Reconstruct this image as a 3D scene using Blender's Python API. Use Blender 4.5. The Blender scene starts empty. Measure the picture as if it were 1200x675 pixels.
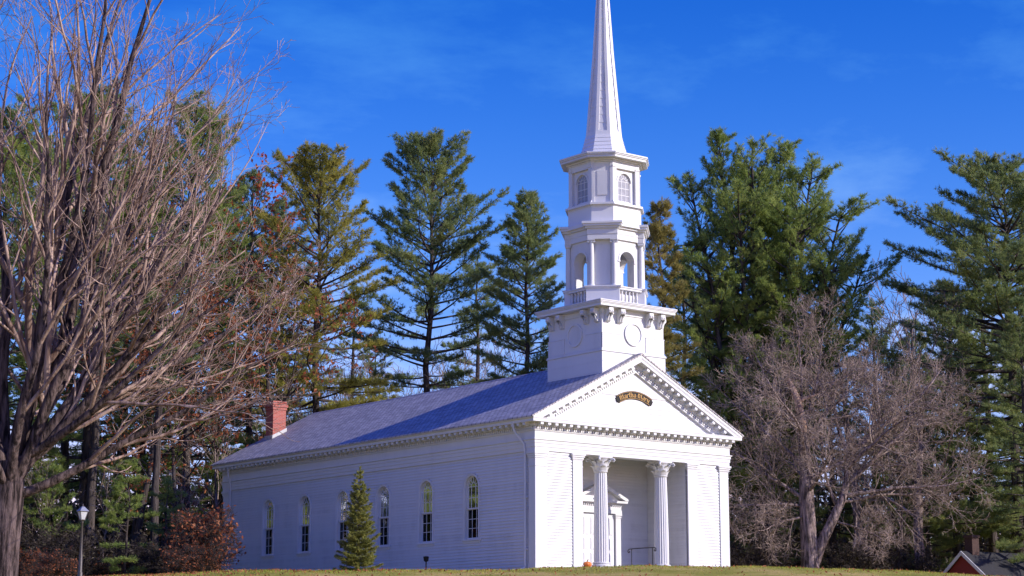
import bpy, math, random
import numpy as np
from mathutils import Vector, Quaternion, Matrix
from mathutils.geometry import tessellate_polygon

R = math.radians
sc = bpy.context.scene
COL = sc.collection
PI = math.pi

# ------------------------------------------------------------------ helpers
def link(o, parent=None):
    COL.objects.link(o)
    if parent is not None:
        o.parent = parent
        # parts are modelled in world coordinates: undo the parents' offsets
        off = Vector((0, 0, 0))
        p = parent
        while p is not None:
            off += Vector(p.location)
            p = p.parent
        o.location = -off if o.type == 'MESH' else o.location
    return o

def tag(o, label=None, cat=None, group=None, kind=None):
    if label: o['label'] = label
    if cat: o['category'] = cat
    if group: o['group'] = group
    if kind: o['kind'] = kind
    return o

def thing(name, label, cat, loc=(0, 0, 0), group=None):
    o = bpy.data.objects.new(name, None)
    o.empty_display_size = .3
    o.location = loc
    COL.objects.link(o)
    return tag(o, label, cat, group)

class MB:
    """collects faces of one mesh object"""
    def __init__(s): s.v = []; s.f = []
    def add(s, vs, fs):
        n = len(s.v)
        s.v.extend([tuple(v) for v in vs])
        s.f.extend([tuple(i + n for i in f) for f in fs])
    def box(s, x0, x1, y0, y1, z0, z1):
        s.add([(x0,y0,z0),(x1,y0,z0),(x1,y1,z0),(x0,y1,z0),(x0,y0,z1),(x1,y0,z1),(x1,y1,z1),(x0,y1,z1)],
              [(0,3,2,1),(4,5,6,7),(0,1,5,4),(1,2,6,5),(2,3,7,6),(3,0,4,7)])
    def obox(s, o, u, v, w, a0, a1, b0, b1, c0, c1):
        o, u, v, w = Vector(o), Vector(u), Vector(v), Vector(w)
        P = lambda a, b, c: o + u * a + v * b + w * c
        s.add([P(a0,b0,c0),P(a1,b0,c0),P(a1,b1,c0),P(a0,b1,c0),P(a0,b0,c1),P(a1,b0,c1),P(a1,b1,c1),P(a0,b1,c1)],
              [(0,3,2,1),(4,5,6,7),(0,1,5,4),(1,2,6,5),(2,3,7,6),(3,0,4,7)])
    def prism(s, poly, z0, z1, scale=None):
        """plan polygon (ccw) raised from z0 to z1"""
        n = len(poly)
        top = poly if scale is None else scale
        vs = [(x, y, z0) for x, y in poly] + [(x, y, z1) for x, y in top]
        s.add(vs, [tuple(range(n - 1, -1, -1)), tuple(range(n, 2 * n))] +
              [(i, (i + 1) % n, n + (i + 1) % n, n + i) for i in range(n)])
    def extr(s, pts, d):
        """3-D polygon pts extruded by vector d"""
        n = len(pts); d = Vector(d)
        vs = [Vector(p) for p in pts] + [Vector(p) + d for p in pts]
        s.add(vs, [tuple(range(n)), tuple(range(2 * n - 1, n - 1, -1))] +
              [(i, n + i, n + (i + 1) % n, (i + 1) % n) for i in range(n)])
    def lathe(s, c, prof, n=16, flute=0.0):
        """profile [(r, z)...] turned about the vertical through c"""
        vs = []
        for r, z in prof:
            for k in range(n):
                rr = r * (1 - (flute if (k % 2) else 0))
                a = 2 * PI * k / n
                vs.append((c[0] + rr * math.cos(a), c[1] + rr * math.sin(a), c[2] + z))
        fs = []
        for j in range(len(prof) - 1):
            for k in range(n):
                fs.append((j*n + k, j*n + (k+1) % n, (j+1)*n + (k+1) % n, (j+1)*n + k))
        fs.append(tuple(range(n - 1, -1, -1)))
        m = (len(prof) - 1) * n
        fs.append(tuple(range(m, m + n)))
        s.add(vs, fs)
    def tube(s, pts, r, n=8):
        pts = [Vector(p) for p in pts]
        rs = r if isinstance(r, (list, tuple)) else [r] * len(pts)
        m = len(s.v)
        vs = []
        up = None
        for i, p in enumerate(pts):
            t = (pts[min(i + 1, len(pts) - 1)] - pts[max(i - 1, 0)]).normalized()
            if up is None:
                up = t.orthogonal().normalized()
            up = (up - t * up.dot(t)).normalized()
            b = t.cross(up)
            for k in range(n):
                a = 2 * PI * k / n
                vs.append(p + (up * math.cos(a) + b * math.sin(a)) * rs[i])
        fs = []
        for j in range(len(pts) - 1):
            for k in range(n):
                fs.append((j*n + k, j*n + (k+1) % n, (j+1)*n + (k+1) % n, (j+1)*n + k))
        fs.append(tuple(range(n - 1, -1, -1)))
        e = (len(pts) - 1) * n
        fs.append(tuple(range(e, e + n)))
        s.add(vs, fs)
    def build(s, name, mat, parent=None, smooth=False, bevel=0):
        me = bpy.data.meshes.new(name)
        me.from_pydata(s.v, [], s.f)
        me.update()
        if mat: me.materials.append(mat)
        if smooth:
            me.polygons.foreach_set('use_smooth', [True] * len(me.polygons))
            try: me.set_sharp_from_angle(angle=R(40))
            except Exception: pass
        o = bpy.data.objects.new(name, me)
        link(o, parent)
        if bevel:
            m = o.modifiers.new('Bevel', 'BEVEL'); m.width = bevel; m.segments = 1; m.limit_method = 'ANGLE'
        return o

def np_mesh(name, verts, faces, mat, smooth=False):
    """verts (N,3), faces (M,k) arrays -> mesh data"""
    me = bpy.data.meshes.new(name)
    verts = np.ascontiguousarray(verts, np.float32); faces = np.ascontiguousarray(faces, np.int32)
    M, k = faces.shape
    me.vertices.add(len(verts)); me.vertices.foreach_set('co', verts.ravel())
    me.loops.add(M * k); me.loops.foreach_set('vertex_index', faces.ravel())
    me.polygons.add(M)
    me.polygons.foreach_set('loop_start', np.arange(0, M * k, k, dtype=np.int32))
    try: me.polygons.foreach_set('loop_total', np.full(M, k, np.int32))
    except Exception: pass
    if smooth: me.polygons.foreach_set('use_smooth', np.ones(M, bool))
    me.update(calc_edges=True)
    me.materials.append(mat)
    return me

def obj(name, me, parent=None, loc=(0, 0, 0)):
    o = bpy.data.objects.new(name, me)
    COL.objects.link(o)
    o.parent = parent
    o.location = loc
    return o

# ------------------------------------------------------------------ materials
def newmat(name):
    m = bpy.data.materials.new(name); m.use_nodes = True
    nt = m.node_tree; b = nt.nodes['Principled BSDF']
    return m, nt, b
def N(nt, t, **kw):
    n = nt.nodes.new(t)
    for k, v in kw.items():
        if k.startswith('i_'): n.inputs[k[2:].replace('_', ' ')].default_value = v
        else: setattr(n, k, v)
    return n
def ramp(nt, stops, src):
    n = nt.nodes.new('ShaderNodeValToRGB')
    e = n.color_ramp.elements
    while len(e) > 1: e.remove(e[-1])
    e[0].position = stops[0][0]; e[0].color = (*stops[0][1], 1)
    for p, c in stops[1:]:
        k = e.new(p); k.color = (*c, 1)
    nt.links.new(src, n.inputs[0])
    return n.outputs[0]
def coords(nt, scale=(1, 1, 1)):
    tc = nt.nodes.new('ShaderNodeTexCoord'); mp = nt.nodes.new('ShaderNodeMapping')
    mp.inputs['Scale'].default_value = scale
    nt.links.new(tc.outputs['Object'], mp.inputs[0])
    return mp.outputs[0]
def noise(nt, vec, scale, detail=5, rough=.6):
    n = nt.nodes.new('ShaderNodeTexNoise')
    n.inputs['Scale'].default_value = scale; n.inputs['Detail'].default_value = detail; n.inputs['Roughness'].default_value = rough
    nt.links.new(vec, n.inputs['Vector'])
    return n.outputs[0]
def bump(nt, b, h, strength=.3, dist=.02):
    n = nt.nodes.new('ShaderNodeBump'); n.inputs['Strength'].default_value = strength; n.inputs['Distance'].default_value = dist
    nt.links.new(h, n.inputs['Height']); nt.links.new(n.outputs[0], b.inputs['Normal'])

def mat_simple(name, c1, c2, scale=6, rough=.6, bmp=.15, metal=0, detail=5, stretch=(1, 1, 1), dist=.02):
    m, nt, b = newmat(name)
    v = coords(nt, stretch)
    n = noise(nt, v, scale, detail)
    c = ramp(nt, [(.32, c1), (.68, c2)], n)
    nt.links.new(c, b.inputs['Base Color'])
    b.inputs['Roughness'].default_value = rough; b.inputs['Metallic'].default_value = metal
    if bmp: bump(nt, b, n, bmp, dist)
    return m

def mat_paint():
    m, nt, b = newmat('white_paint')
    v = coords(nt, (1, 1, .35))
    n1 = noise(nt, v, 1.3, 6, .65); n2 = noise(nt, coords(nt, (1, 1, 1)), 14, 4, .6)
    mx = nt.nodes.new('ShaderNodeMath'); mx.operation = 'MULTIPLY_ADD'
    nt.links.new(n2, mx.inputs[0]); mx.inputs[1].default_value = .25; nt.links.new(n1, mx.inputs[2])
    gi = nt.nodes.new('ShaderNodeNewGeometry'); mi = nt.nodes.new('ShaderNodeMath'); mi.operation = 'MULTIPLY_ADD'; mi.inputs[1].default_value = .26
    nt.links.new(gi.outputs['Random Per Island'], mi.inputs[0]); nt.links.new(mx.outputs[0], mi.inputs[2]); mx = mi
    c = ramp(nt, [(.42, (.53, .525, .52)), (.70, (.635, .63, .628)), (.92, (.665, .66, .655))], mx.outputs[0])
    nt.links.new(c, b.inputs['Base Color'])
    b.inputs['Roughness'].default_value = .5
    bump(nt, b, n2, .12, .01)
    return m
WHITE = mat_paint()

def mat_shingle():
    m, nt, b = newmat('roof_shingle')
    tc = nt.nodes.new('ShaderNodeTexCoord')
    sep = nt.nodes.new('ShaderNodeSeparateXYZ'); nt.links.new(tc.outputs['Object'], sep.inputs[0])
    ab = nt.nodes.new('ShaderNodeMath'); ab.operation = 'MULTIPLY'; ab.inputs[1].default_value = 1.124
    nt.links.new(sep.outputs[0], ab.inputs[0])
    cb = nt.nodes.new('ShaderNodeCombineXYZ')
    nt.links.new(sep.outputs[1], cb.inputs[0]); nt.links.new(ab.outputs[0], cb.inputs[1])
    br = nt.nodes.new('ShaderNodeTexBrick')
    br.inputs['Scale'].default_value = 1; br.inputs['Brick Width'].default_value = .34; br.inputs['Row Height'].default_value = .2
    br.inputs['Mortar Size'].default_value = .018; br.offset = .5
    br.inputs['Color1'].default_value = (.37, .345, .335, 1); br.inputs['Color2'].default_value = (.58, .54, .51, 1)
    br.inputs['Mortar'].default_value = (.06, .06, .06, 1); br.inputs['Bias'].default_value = -.1
    nt.links.new(cb.outputs[0], br.inputs['Vector'])
    n = noise(nt, cb.outputs[0], .9, 6, .7)
    g = ramp(nt, [(.3, (.75, .75, .78)), (.7, (1.15, 1.12, 1.1))], n)
    mx = nt.nodes.new('ShaderNodeMix'); mx.data_type = 'RGBA'; mx.blend_type = 'MULTIPLY'; mx.inputs[0].default_value = 1
    nt.links.new(br.outputs['Color'], mx.inputs[6]); nt.links.new(g, mx.inputs[7])
    nt.links.new(mx.outputs[2], b.inputs['Base Color'])
    b.inputs['Roughness'].default_value = .75
    bump(nt, b, br.outputs['Color'], .5, .02)
    return m
SHINGLE = mat_shingle()

def mat_brick():
    m, nt, b = newmat('red_brick')
    tc = nt.nodes.new('ShaderNodeTexCoord')
    sep = nt.nodes.new('ShaderNodeSeparateXYZ'); nt.links.new(tc.outputs['Object'], sep.inputs[0])
    ad = nt.nodes.new('ShaderNodeMath'); ad.operation = 'ADD'
    nt.links.new(sep.outputs[0], ad.inputs[0]); nt.links.new(sep.outputs[1], ad.inputs[1])
    cb = nt.nodes.new('ShaderNodeCombineXYZ')
    nt.links.new(ad.outputs[0], cb.inputs[0]); nt.links.new(sep.outputs[2], cb.inputs[1])
    br = nt.nodes.new('ShaderNodeTexBrick')
    br.inputs['Scale'].default_value = 1; br.inputs['Brick Width'].default_value = .21; br.inputs['Row Height'].default_value = .075
    br.inputs['Mortar Size'].default_value = .008
    br.inputs['Color1'].default_value = (.46, .085, .045, 1); br.inputs['Color2'].default_value = (.36, .06, .035, 1)
    br.inputs['Mortar'].default_value = (.36, .28, .24, 1)
    nt.links.new(cb.outputs[0], br.inputs['Vector'])
    nt.links.new(br.outputs['Color'], b.inputs['Base Color'])
    b.inputs['Roughness'].default_value = .85
    bump(nt, b, br.outputs['Fac'], -.3, .01)
    return m
BRICK = mat_brick()

def mat_glass(name='window_glass', tint=(.6, .62, .64, 1)):
    m, nt, b = newmat(name)
    out = nt.nodes['Material Output']
    gl = N(nt, 'ShaderNodeBsdfGlossy'); gl.inputs['Roughness'].default_value = .03; gl.inputs['Color'].default_value = (.9, .9, .9, 1)
    tr = N(nt, 'ShaderNodeBsdfTransparent'); tr.inputs['Color'].default_value = tint
    fr = N(nt, 'ShaderNodeFresnel'); fr.inputs['IOR'].default_value = 1.45
    n = noise(nt, coords(nt), 3, 2)
    bp = N(nt, 'ShaderNodeBump'); bp.inputs['Strength'].default_value = .06; bp.inputs['Distance'].default_value = .05
    nt.links.new(n, bp.inputs['Height']); nt.links.new(bp.outputs[0], gl.inputs['Normal'])
    mx = N(nt, 'ShaderNodeMixShader')
    nt.links.new(fr.outputs[0], mx.inputs[0]); nt.links.new(tr.outputs[0], mx.inputs[1]); nt.links.new(gl.outputs[0], mx.inputs[2])
    nt.links.new(mx.outputs[0], out.inputs['Surface'])
    return m
GLASS = mat_glass(); PALE_PANE = mat_simple('pale_pane', (.22, .215, .23), (.34, .33, .35), 5, .25, .1)  # opaque pale grey panes for the lantern

def mat_bark(name, c1, c2, scale=5):
    m, nt, b = newmat(name)
    n = noise(nt, coords(nt, (1, 1, .14)), scale, 7, .68)
    c = ramp(nt, [(.40, c1), (.60, c2)], n)
    nt.links.new(c, b.inputs['Base Color']); b.inputs['Roughness'].default_value = .92
    b.inputs['Specular IOR Level'].default_value = .2
    bump(nt, b, n, 1.0, .12)
    return m
BARK_PINE = mat_bark('pine_bark', (.035, .026, .022), (.10, .08, .07))
BARK_MAPLE = mat_bark('maple_bark', (.018, .012, .011), (.17, .12, .11), 8)
BARK_OLD = mat_bark('old_bark', (.06, .045, .04), (.40, .30, .27), 8)
TWIG_RED = mat_bark('twig_bark', (.14, .085, .065), (.47, .335, .27), 2.0)
TWIG_GREY = mat_bark('grey_twig', (.14, .105, .085), (.46, .35, .285), 2.0)
SCAR = mat_simple('bare_wood', (.28, .15, .09), (.50, .33, .24), 4, .8, .4, 0, 5, (1, 1, .2))

def mat_leaf(name, cols, trans=.25, nscale=.55):
    """foliage: colour varies from leaf to leaf and slowly through the crown"""
    m, nt, b = newmat(name)
    g = nt.nodes.new('ShaderNodeNewGeometry')
    n = noise(nt, coords(nt), nscale, 3, .6)
    ad = nt.nodes.new('ShaderNodeMath'); ad.operation = 'MULTIPLY_ADD'
    nt.links.new(g.outputs['Random Per Island'], ad.inputs[0]); ad.inputs[1].default_value = .55
    sb = nt.nodes.new('ShaderNodeMath'); sb.operation = 'MULTIPLY_ADD'; sb.inputs[1].default_value = 1.5; sb.inputs[2].default_value = -.52
    nt.links.new(n, sb.inputs[0]); nt.links.new(sb.outputs[0], ad.inputs[2])
    k = len(cols)
    c = ramp(nt, [(i / (k - 1), cc) for i, cc in enumerate(cols)], ad.outputs[0])
    nt.links.new(c, b.inputs['Base Color'])
    b.inputs['Roughness'].default_value = .6
    b.inputs['Specular IOR Level'].default_value = .25
    tr = nt.nodes.new('ShaderNodeBsdfTranslucent'); nt.links.new(c, tr.inputs['Color'])
    mx = nt.nodes.new('ShaderNodeMixShader'); mx.inputs[0].default_value = trans
    nt.links.new(b.outputs[0], mx.inputs[1]); nt.links.new(tr.outputs[0], mx.inputs[2])
    nt.links.new(mx.outputs[0], nt.nodes['Material Output'].inputs['Surface'])
    return m
PINE_DARK = mat_leaf('pine_needles', [(.085, .135, .05), (.23, .29, .10), (.44, .44, .15)], .48)
PINE_MID = mat_leaf('pine_needles_bright', [(.10, .16, .04), (.28, .36, .09), (.50, .52, .14)], .48)
PINE_YEL = mat_leaf('pine_needles_yellow', [(.14, .155, .03), (.36, .34, .065), (.58, .48, .11)], .48)
PINE_BRN = mat_leaf('pine_needles_brown', [(.14, .13, .04), (.30, .26, .07), (.44, .34, .10)], .48)
SPRUCE = mat_leaf('spruce_needles', [(.11, .135, .035), (.26, .27, .065), (.44, .40, .11)], .4, 2.0)
RUSSET = mat_leaf('russet_leaves', [(.14, .04, .018), (.33, .10, .04), (.48, .20, .085)], .4, 1.0)
REDLEAF = mat_leaf('red_leaves', [(.25, .03, .015), (.46, .09, .03), (.42, .20, .04)], .45, .8)
SCRUB = mat_leaf('undergrowth', [(.03, .022, .014), (.06, .045, .022), (.06, .065, .022)], .2, .35)  # leaf tones near black, with the forest shade put into them
GRASSB = mat_leaf('grass_blades', [(.17, .23, .02), (.32, .33, .04), (.56, .45, .11)], .3, .5)
DARKMETAL = mat_simple('black_iron', (.018, .018, .02), (.03, .03, .032), 20, .45, .1, .6)
LAMPMETAL = mat_simple('weathered_lamp_metal', (.05, .043, .04), (.10, .085, .08), 14, .5, .1, .3)
LAMPCAP = mat_simple('sky_lit_lamp_cap', (.26, .27, .29), (.38, .39, .41), 14, .4, .05, .4)  # cap paler than the post: reflected sky is put into its grey
GOLD = mat_simple('gold_leaf_paint', (.50, .27, .06), (.70, .42, .12), 18, .4, .1, .2)
BLACKPAINT = mat_simple('black_sign_paint', (.008, .007, .006), (.016, .013, .01), 9, .8, .1)
PUMPKIN = mat_simple('pumpkin_skin', (.62, .13, .02), (.80, .22, .035), 9, .45, .1)
STEMMAT = mat_simple('pumpkin_stem', (.12, .10, .04), (.22, .17, .08), 15, .8, .3)
STONE = mat_simple('granite', (.26, .25, .25), (.40, .39, .38), 18, .8, .3)
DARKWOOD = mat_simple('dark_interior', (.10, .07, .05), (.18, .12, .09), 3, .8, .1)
FLASHING = mat_simple('lead_flashing', (.36, .35, .34), (.5, .48, .46), 8, .5, .1, .1)
REDWALL = mat_simple('red_clapboard', (.20, .022, .02), (.27, .035, .03), 6, .7, .2, 0, 5, (1, 1, 8))
DARKROOF = mat_simple('dark_shingle', (.012, .012, .014), (.028, .026, .028), 9, .85, .5)
CURTAIN = mat_simple('curtain_cloth', (.30, .18, .16), (.42, .28, .25), 5, .9, .2, 0, 4, (1, 6, 1))

# ------------------------------------------------------------------ camera
CAM = Vector((-53.905, -66.506, -3.870)); YAW = R(38.328); PITCH = R(10.956); FPX = 2243.5
cd = bpy.data.cameras.new('camera'); cam = bpy.data.objects.new('camera', cd); COL.objects.link(cam)
fw = Vector((math.sin(YAW) * math.cos(PITCH), math.cos(YAW) * math.cos(PITCH), math.sin(PITCH)))
rt = Vector((math.cos(YAW), -math.sin(YAW), 0)); up = rt.cross(fw)
mw = Matrix((rt, up, -fw)).transposed().to_4x4(); mw.translation = CAM
cam.matrix_world = mw
cd.sensor_width = 36; cd.lens = FPX / 1200 * 36; cd.clip_end = 5000
sc.camera = cam
HF = Vector((math.sin(YAW), math.cos(YAW)))

# ------------------------------------------------------------------ light
AZ = R(33); EL = R(26)            # sun to the right of the church's front
sdir = Vector((math.sin(AZ) * math.cos(EL), -math.cos(AZ) * math.cos(EL), math.sin(EL)))
sl = bpy.data.lights.new('sun', 'SUN'); sl.energy = 3.45; sl.angle = R(.5); sl.color = (1.0, .93, .87)
so = bpy.data.objects.new('sun', sl); COL.objects.link(so)
so.rotation_euler = (-sdir).to_track_quat('-Z', 'Y').to_euler(); so.location = (60, -90, 60)
w = bpy.data.worlds.new('World'); sc.world = w; w.use_nodes = True
nt = w.node_tree; bg = nt.nodes['Background']
sky = nt.nodes.new('ShaderNodeTexSky'); sky.sky_type = 'NISHITA'; sky.sun_disc = False
sky.sun_elevation = EL; sky.sun_rotation = math.atan2(sdir.x, sdir.y)
sky.air_density = 1.0; sky.dust_density = .15; sky.ozone_density = 6.0; sky.altitude = 300
hs = nt.nodes.new('ShaderNodeHueSaturation'); hs.inputs['Saturation'].default_value = 1.25; hs.inputs['Hue'].default_value = .505
nt.links.new(sky.outputs[0], hs.inputs['Color'])
# thin high cloud streaks, and the deep blue of a clear November sky
tcw = nt.nodes.new('ShaderNodeTexCoord'); mpw = nt.nodes.new('ShaderNodeMapping')
mpw.inputs['Scale'].default_value = (2.0, 7, 14); mpw.inputs['Rotation'].default_value = (0, .35, .5)
nt.links.new(tcw.outputs['Generated'], mpw.inputs[0])
cn = noise(nt, mpw.outputs[0], 1.6, 7, .62)
cr = ramp(nt, [(.48, (.95, .87, 1.30)), (.75, (2.3, 1.32, 1.42))], cn)
mt = nt.nodes.new('ShaderNodeMix'); mt.data_type = 'RGBA'; mt.blend_type = 'MULTIPLY'; mt.inputs[0].default_value = 1
nt.links.new(hs.outputs[0], mt.inputs[6]); nt.links.new(cr, mt.inputs[7])
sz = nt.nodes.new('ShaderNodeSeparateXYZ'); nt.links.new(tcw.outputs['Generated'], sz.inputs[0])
ce = ramp(nt, [(0.0, (2.5, 1.52, 1.07)), (.10, (2.4, 1.46, 1.06)), (.20, (1.8, 1.25, 1.02)), (.28, (1.1, 1.02, .99)), (.36, (.50, .82, .95)), (.55, (.42, .78, 1.5)), (1.0, (.4, .78, 1.7))], sz.outputs[2])  # upper stops raised in blue, above the view, to colour the shaded wall
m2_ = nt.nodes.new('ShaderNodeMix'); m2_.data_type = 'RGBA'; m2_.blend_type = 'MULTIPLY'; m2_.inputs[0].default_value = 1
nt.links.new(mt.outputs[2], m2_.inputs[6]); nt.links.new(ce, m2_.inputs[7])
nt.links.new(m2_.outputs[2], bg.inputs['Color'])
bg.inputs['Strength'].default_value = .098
sc.view_settings.view_transform = 'Standard'; sc.view_settings.look = 'None'
sc.view_settings.exposure = .70; sc.view_settings.gamma = 1
sc.cycles.max_bounces = 8; sc.cycles.transparent_max_bounces = 12
sc.cycles.use_denoising = True

# ------------------------------------------------------------------ terrain
CL = np.array([-140, -60, -30, -22.95, -20.86, -14.6, -11.75, -5.22, 0, .94, 3.13, 5.04, 8.69, 11.99, 13.91, 17.04, 20.86, 30, 60, 140.])
CZ = np.array([-3.5, -2.2, -1.1, -.80, -.70, -.58, -.39, -.37, -.36, -.32, -.24, -.20, -.21, -.26, -.33, -.46, -.66, -1.3, -3.2, -6.])
CD = 78.8
def ground(x, y):
    x = np.asarray(x, float); y = np.asarray(y, float)
    dx = x - CAM.x; dy = y - CAM.y
    lat = dx * rt.x + dy * rt.y; dep = dx * HF.x + dy * HF.y
    zc = np.interp(lat, CL, CZ)
    zc = (zc + np.interp(lat - 1.2, CL, CZ) + np.interp(lat + 1.2, CL, CZ)) / 3
    d = np.maximum(CD - dep, 0); d = np.sqrt(d * d + 6.25) - 2.5
    front = zc - 7.6 * (1 - np.exp(-d / 60))
    t = np.clip((dep - CD) / 11, 0, 1); t = t * t * (3 - 2 * t)
    target = np.where(np.abs(lat - 3) < 16, 0, 0) - np.clip((np.abs(lat - 2) - 17) * .05, 0, 3)
    back = zc + (np.maximum(target, zc - .8) - zc) * t
    far = np.clip((dep - 170) * .01, 0, 6)
    z = np.where(dep < CD, front, back + far)
    z = z + .035 * np.sin(x * .9 + 1.3 * np.sin(y * .37)) * np.sin(y * .8) + .02 * np.sin(2.3 * x + 1.1) * np.cos(1.9 * y)
    return z
def g1(x, y): return float(ground(x, y))
def at(px, depth):
    """ground point seen in column px, `depth` metres away"""
    k = (px - 600) / FPX
    kk = FPX
    d = HF * math.cos(PITCH) + Vector((rt.x, rt.y)) * k
    d = d / (fw.x * d.x + fw.y * d.y) * depth
    return CAM.x + d.x, CAM.y + d.y
def z_at(x, y, py):
    k = (337.5 - py) / FPX
    b = Vector((x, y, 0)) - CAM
    return (k * b.dot(fw) - b.dot(up)) / (up.z - k * fw.z)

def make_ground():
    n = 300
    s = np.linspace(-1, 1, n)
    a = np.sinh(s * 5.2) / np.sinh(5.2) * 2500
    gx, gy = np.meshgrid(a - 4, a + 0, indexing='ij')
    # finer band: warp so the spacing near the church is about a metre
    gz = ground(gx, gy)
    v = np.stack([gx, gy, gz], -1).reshape(-1, 3)
    i = np.arange(n - 1)[:, None] * n + np.arange(n - 1)[None]
    f = np.stack([i, i + n, i + n + 1, i + 1], -1).reshape(-1, 4)
    m, nt, b = newmat('lawn')
    vv = coords(nt)
    n1 = noise(nt, vv, .35, 6, .65); n2 = noise(nt, vv, 9, 4, .7)
    ad = nt.nodes.new('ShaderNodeMath'); ad.operation = 'MULTIPLY_ADD'; ad.inputs[1].default_value = .4
    nt.links.new(n2, ad.inputs[0]); nt.links.new(n1, ad.inputs[2])
    c = ramp(nt, [(.5, (.18, .18, .025)), (.68, (.29, .26, .045)), (.82, (.44, .32, .10))], ad.outputs[0])
    nt.links.new(c, b.inputs['Base Color']); b.inputs['Roughness'].default_value = .95
    b.inputs['Specular IOR Level'].default_value = .1
    bump(nt, b, n2, .6, .06)
    me = np_mesh('ground', v, f, m, True)
    o = obj('ground', me); tag(o, kind='structure')
make_ground()

def make_grass():
    rng = np.random.default_rng(5)
    nb = 90000
    lat = rng.uniform(-24, 24, nb); dep = CD + 3.5 - np.abs(rng.normal(0, 4.0, nb)) + rng.uniform(-1, 1.5, nb)
    x = CAM.x + lat * rt.x + dep * HF.x; y = CAM.y + lat * rt.y + dep * HF.y
    ok = ~((x > -.3) & (x < 12.3) & (y > -.6))
    x, y = x[ok], y[ok]; nb = len(x)
    z = ground(x, y) - .01
    cl = .5 + .5 * np.sin(x * 1.7 + np.sin(y * 2.1)) * np.sin(y * 1.3 + 1)
    h = rng.uniform(.035, .085, nb) * (.7 + .6 * cl); a = rng.uniform(0, 2 * PI, nb); wd = rng.uniform(.006, .012, nb)
    lean = rng.normal(0, .35, (nb, 2)) * h[:, None]
    p = np.stack([x, y, z], -1); s = np.stack([np.cos(a) * wd, np.sin(a) * wd, np.zeros(nb)], -1)
    t = p + np.concatenate([lean, h[:, None]], 1)
    v = np.stack([p - s, p + s, t], 1).reshape(-1, 3)
    f = np.arange(nb * 3).reshape(-1, 3)
    o = obj('grass', np_mesh('grass', v, f, GRASSB)); tag(o, 'short yellow green lawn grass along the crest of the slope', 'grass', kind='stuff')
make_grass()

# ------------------------------------------------------------------ the church
W, L = 12.0, 27.57
SL = .513; RZ0 = 6.84; RX0 = -.55           # roof: z = RZ0 + (x-RX0)*SL
church = thing('church', 'white clapboard church with tall steeple and columned porch', 'church', (6, 13.8, 0))

WY = [4.655 + k * 3.623 for k in range(6)]
HW = .52; ZS, ZB = 3.99, 1.56               # window half-width, springing, bottom of opening
def arch_loop(yc, hw, zb, zs, n=14):
    pts = [(yc - hw, zb), (yc + hw, zb)]
    for k in range(n + 1):
        a = PI * k / n
        pts.append((yc + hw * math.cos(a), zs + hw * math.sin(a)))
    return pts
def sheet_with_holes(mb, outer, holes, to3):
    loops = [outer] + holes
    flat = [p for l in loops for p in l]
    tri = tessellate_polygon([[Vector((a, b, 0)) for a, b in l] for l in loops])
    mb.add([to3(a, b) for a, b in flat], [tuple(t) for t in tri])

def clapboards(mb, o, u, nrm, u0, u1, z0, z1, exp=.1385, holes=(), lip=.045):
    """real lapped boards on the wall plane through o along u; holes = (yc, hw, zbottom, zspring)"""
    o, u, nrm = Vector(o), Vector(u), Vector(nrm)
    n = max(1, round((z1 - z0) / exp)); e = (z1 - z0) / n
    for k in range(n):
        za, zb = z0 + k * e, z0 + (k + 1) * e
        cuts = []
        for (yc, hw, hb, hs) in holes:
            if zb <= hb or za >= hs + hw: continue
            zz = max(za, hs) - hs if za > hs else 0
            half = math.sqrt(max(hw * hw - zz * zz, 0)) if za > hs else hw
            cuts.append((yc - half, yc + half))
        cuts.sort(); spans = []; c = u0
        for a, b in cuts:
            if a > c: spans.append((c, a))
            c = max(c, b)
        if c < u1: spans.append((c, u1))
        for a, b in spans:
            P = lambda uu, d, z: o + u * uu + nrm * d + Vector((0, 0, z))
            mb.add([P(a, lip, za), P(b, lip, za), P(b, .004, zb), P(a, .004, zb), P(a, 0, za), P(b, 0, za)],
                   [(0, 1, 2, 3), (4, 5, 1, 0)])

# --- walls
wl = MB()
holes2 = [arch_loop(y, HW, ZB, ZS) for y in WY]
sheet_with_holes(wl, [(0, -.6), (L, -.6), (L, 6.6), (0, 6.6)], holes2, lambda a, b: (0, a, b))
sheet_with_holes(wl, [(2.9, -.6), (L - .3, -.6), (L - .3, 6.6), (2.9, 6.6)], [h for h in holes2 if h[0][0] > 3], lambda a, b: (.28, a, b))
ch = [(y, HW + .07, ZB - .1, ZS) for y in WY]
clapboards(wl, (0, 0, 0), (0, 1, 0), (-1, 0, 0), .45, L - .55, -.4, 5.32, holes=ch)
wl.box(11.7, 12.0, 2.9, L - .3, -.6, 6.6)
clapboards(wl, (W, 0, 0), (0, 1, 0), (1, 0, 0), .45, L - .55, -.4, 5.32)
wl.box(.0, 12.0, L - .3, L, -.6, 6.6)
clapboards(wl, (0, L, 0), (1, 0, 0), (0, 1, 0), .5, 11.5, -.4, 5.32)
wl.extr([(-.2, L - .25, 6.6), (12.2, L - .25, 6.6), (6, L - .25, 9.95)], (0, .25, 0))
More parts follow.
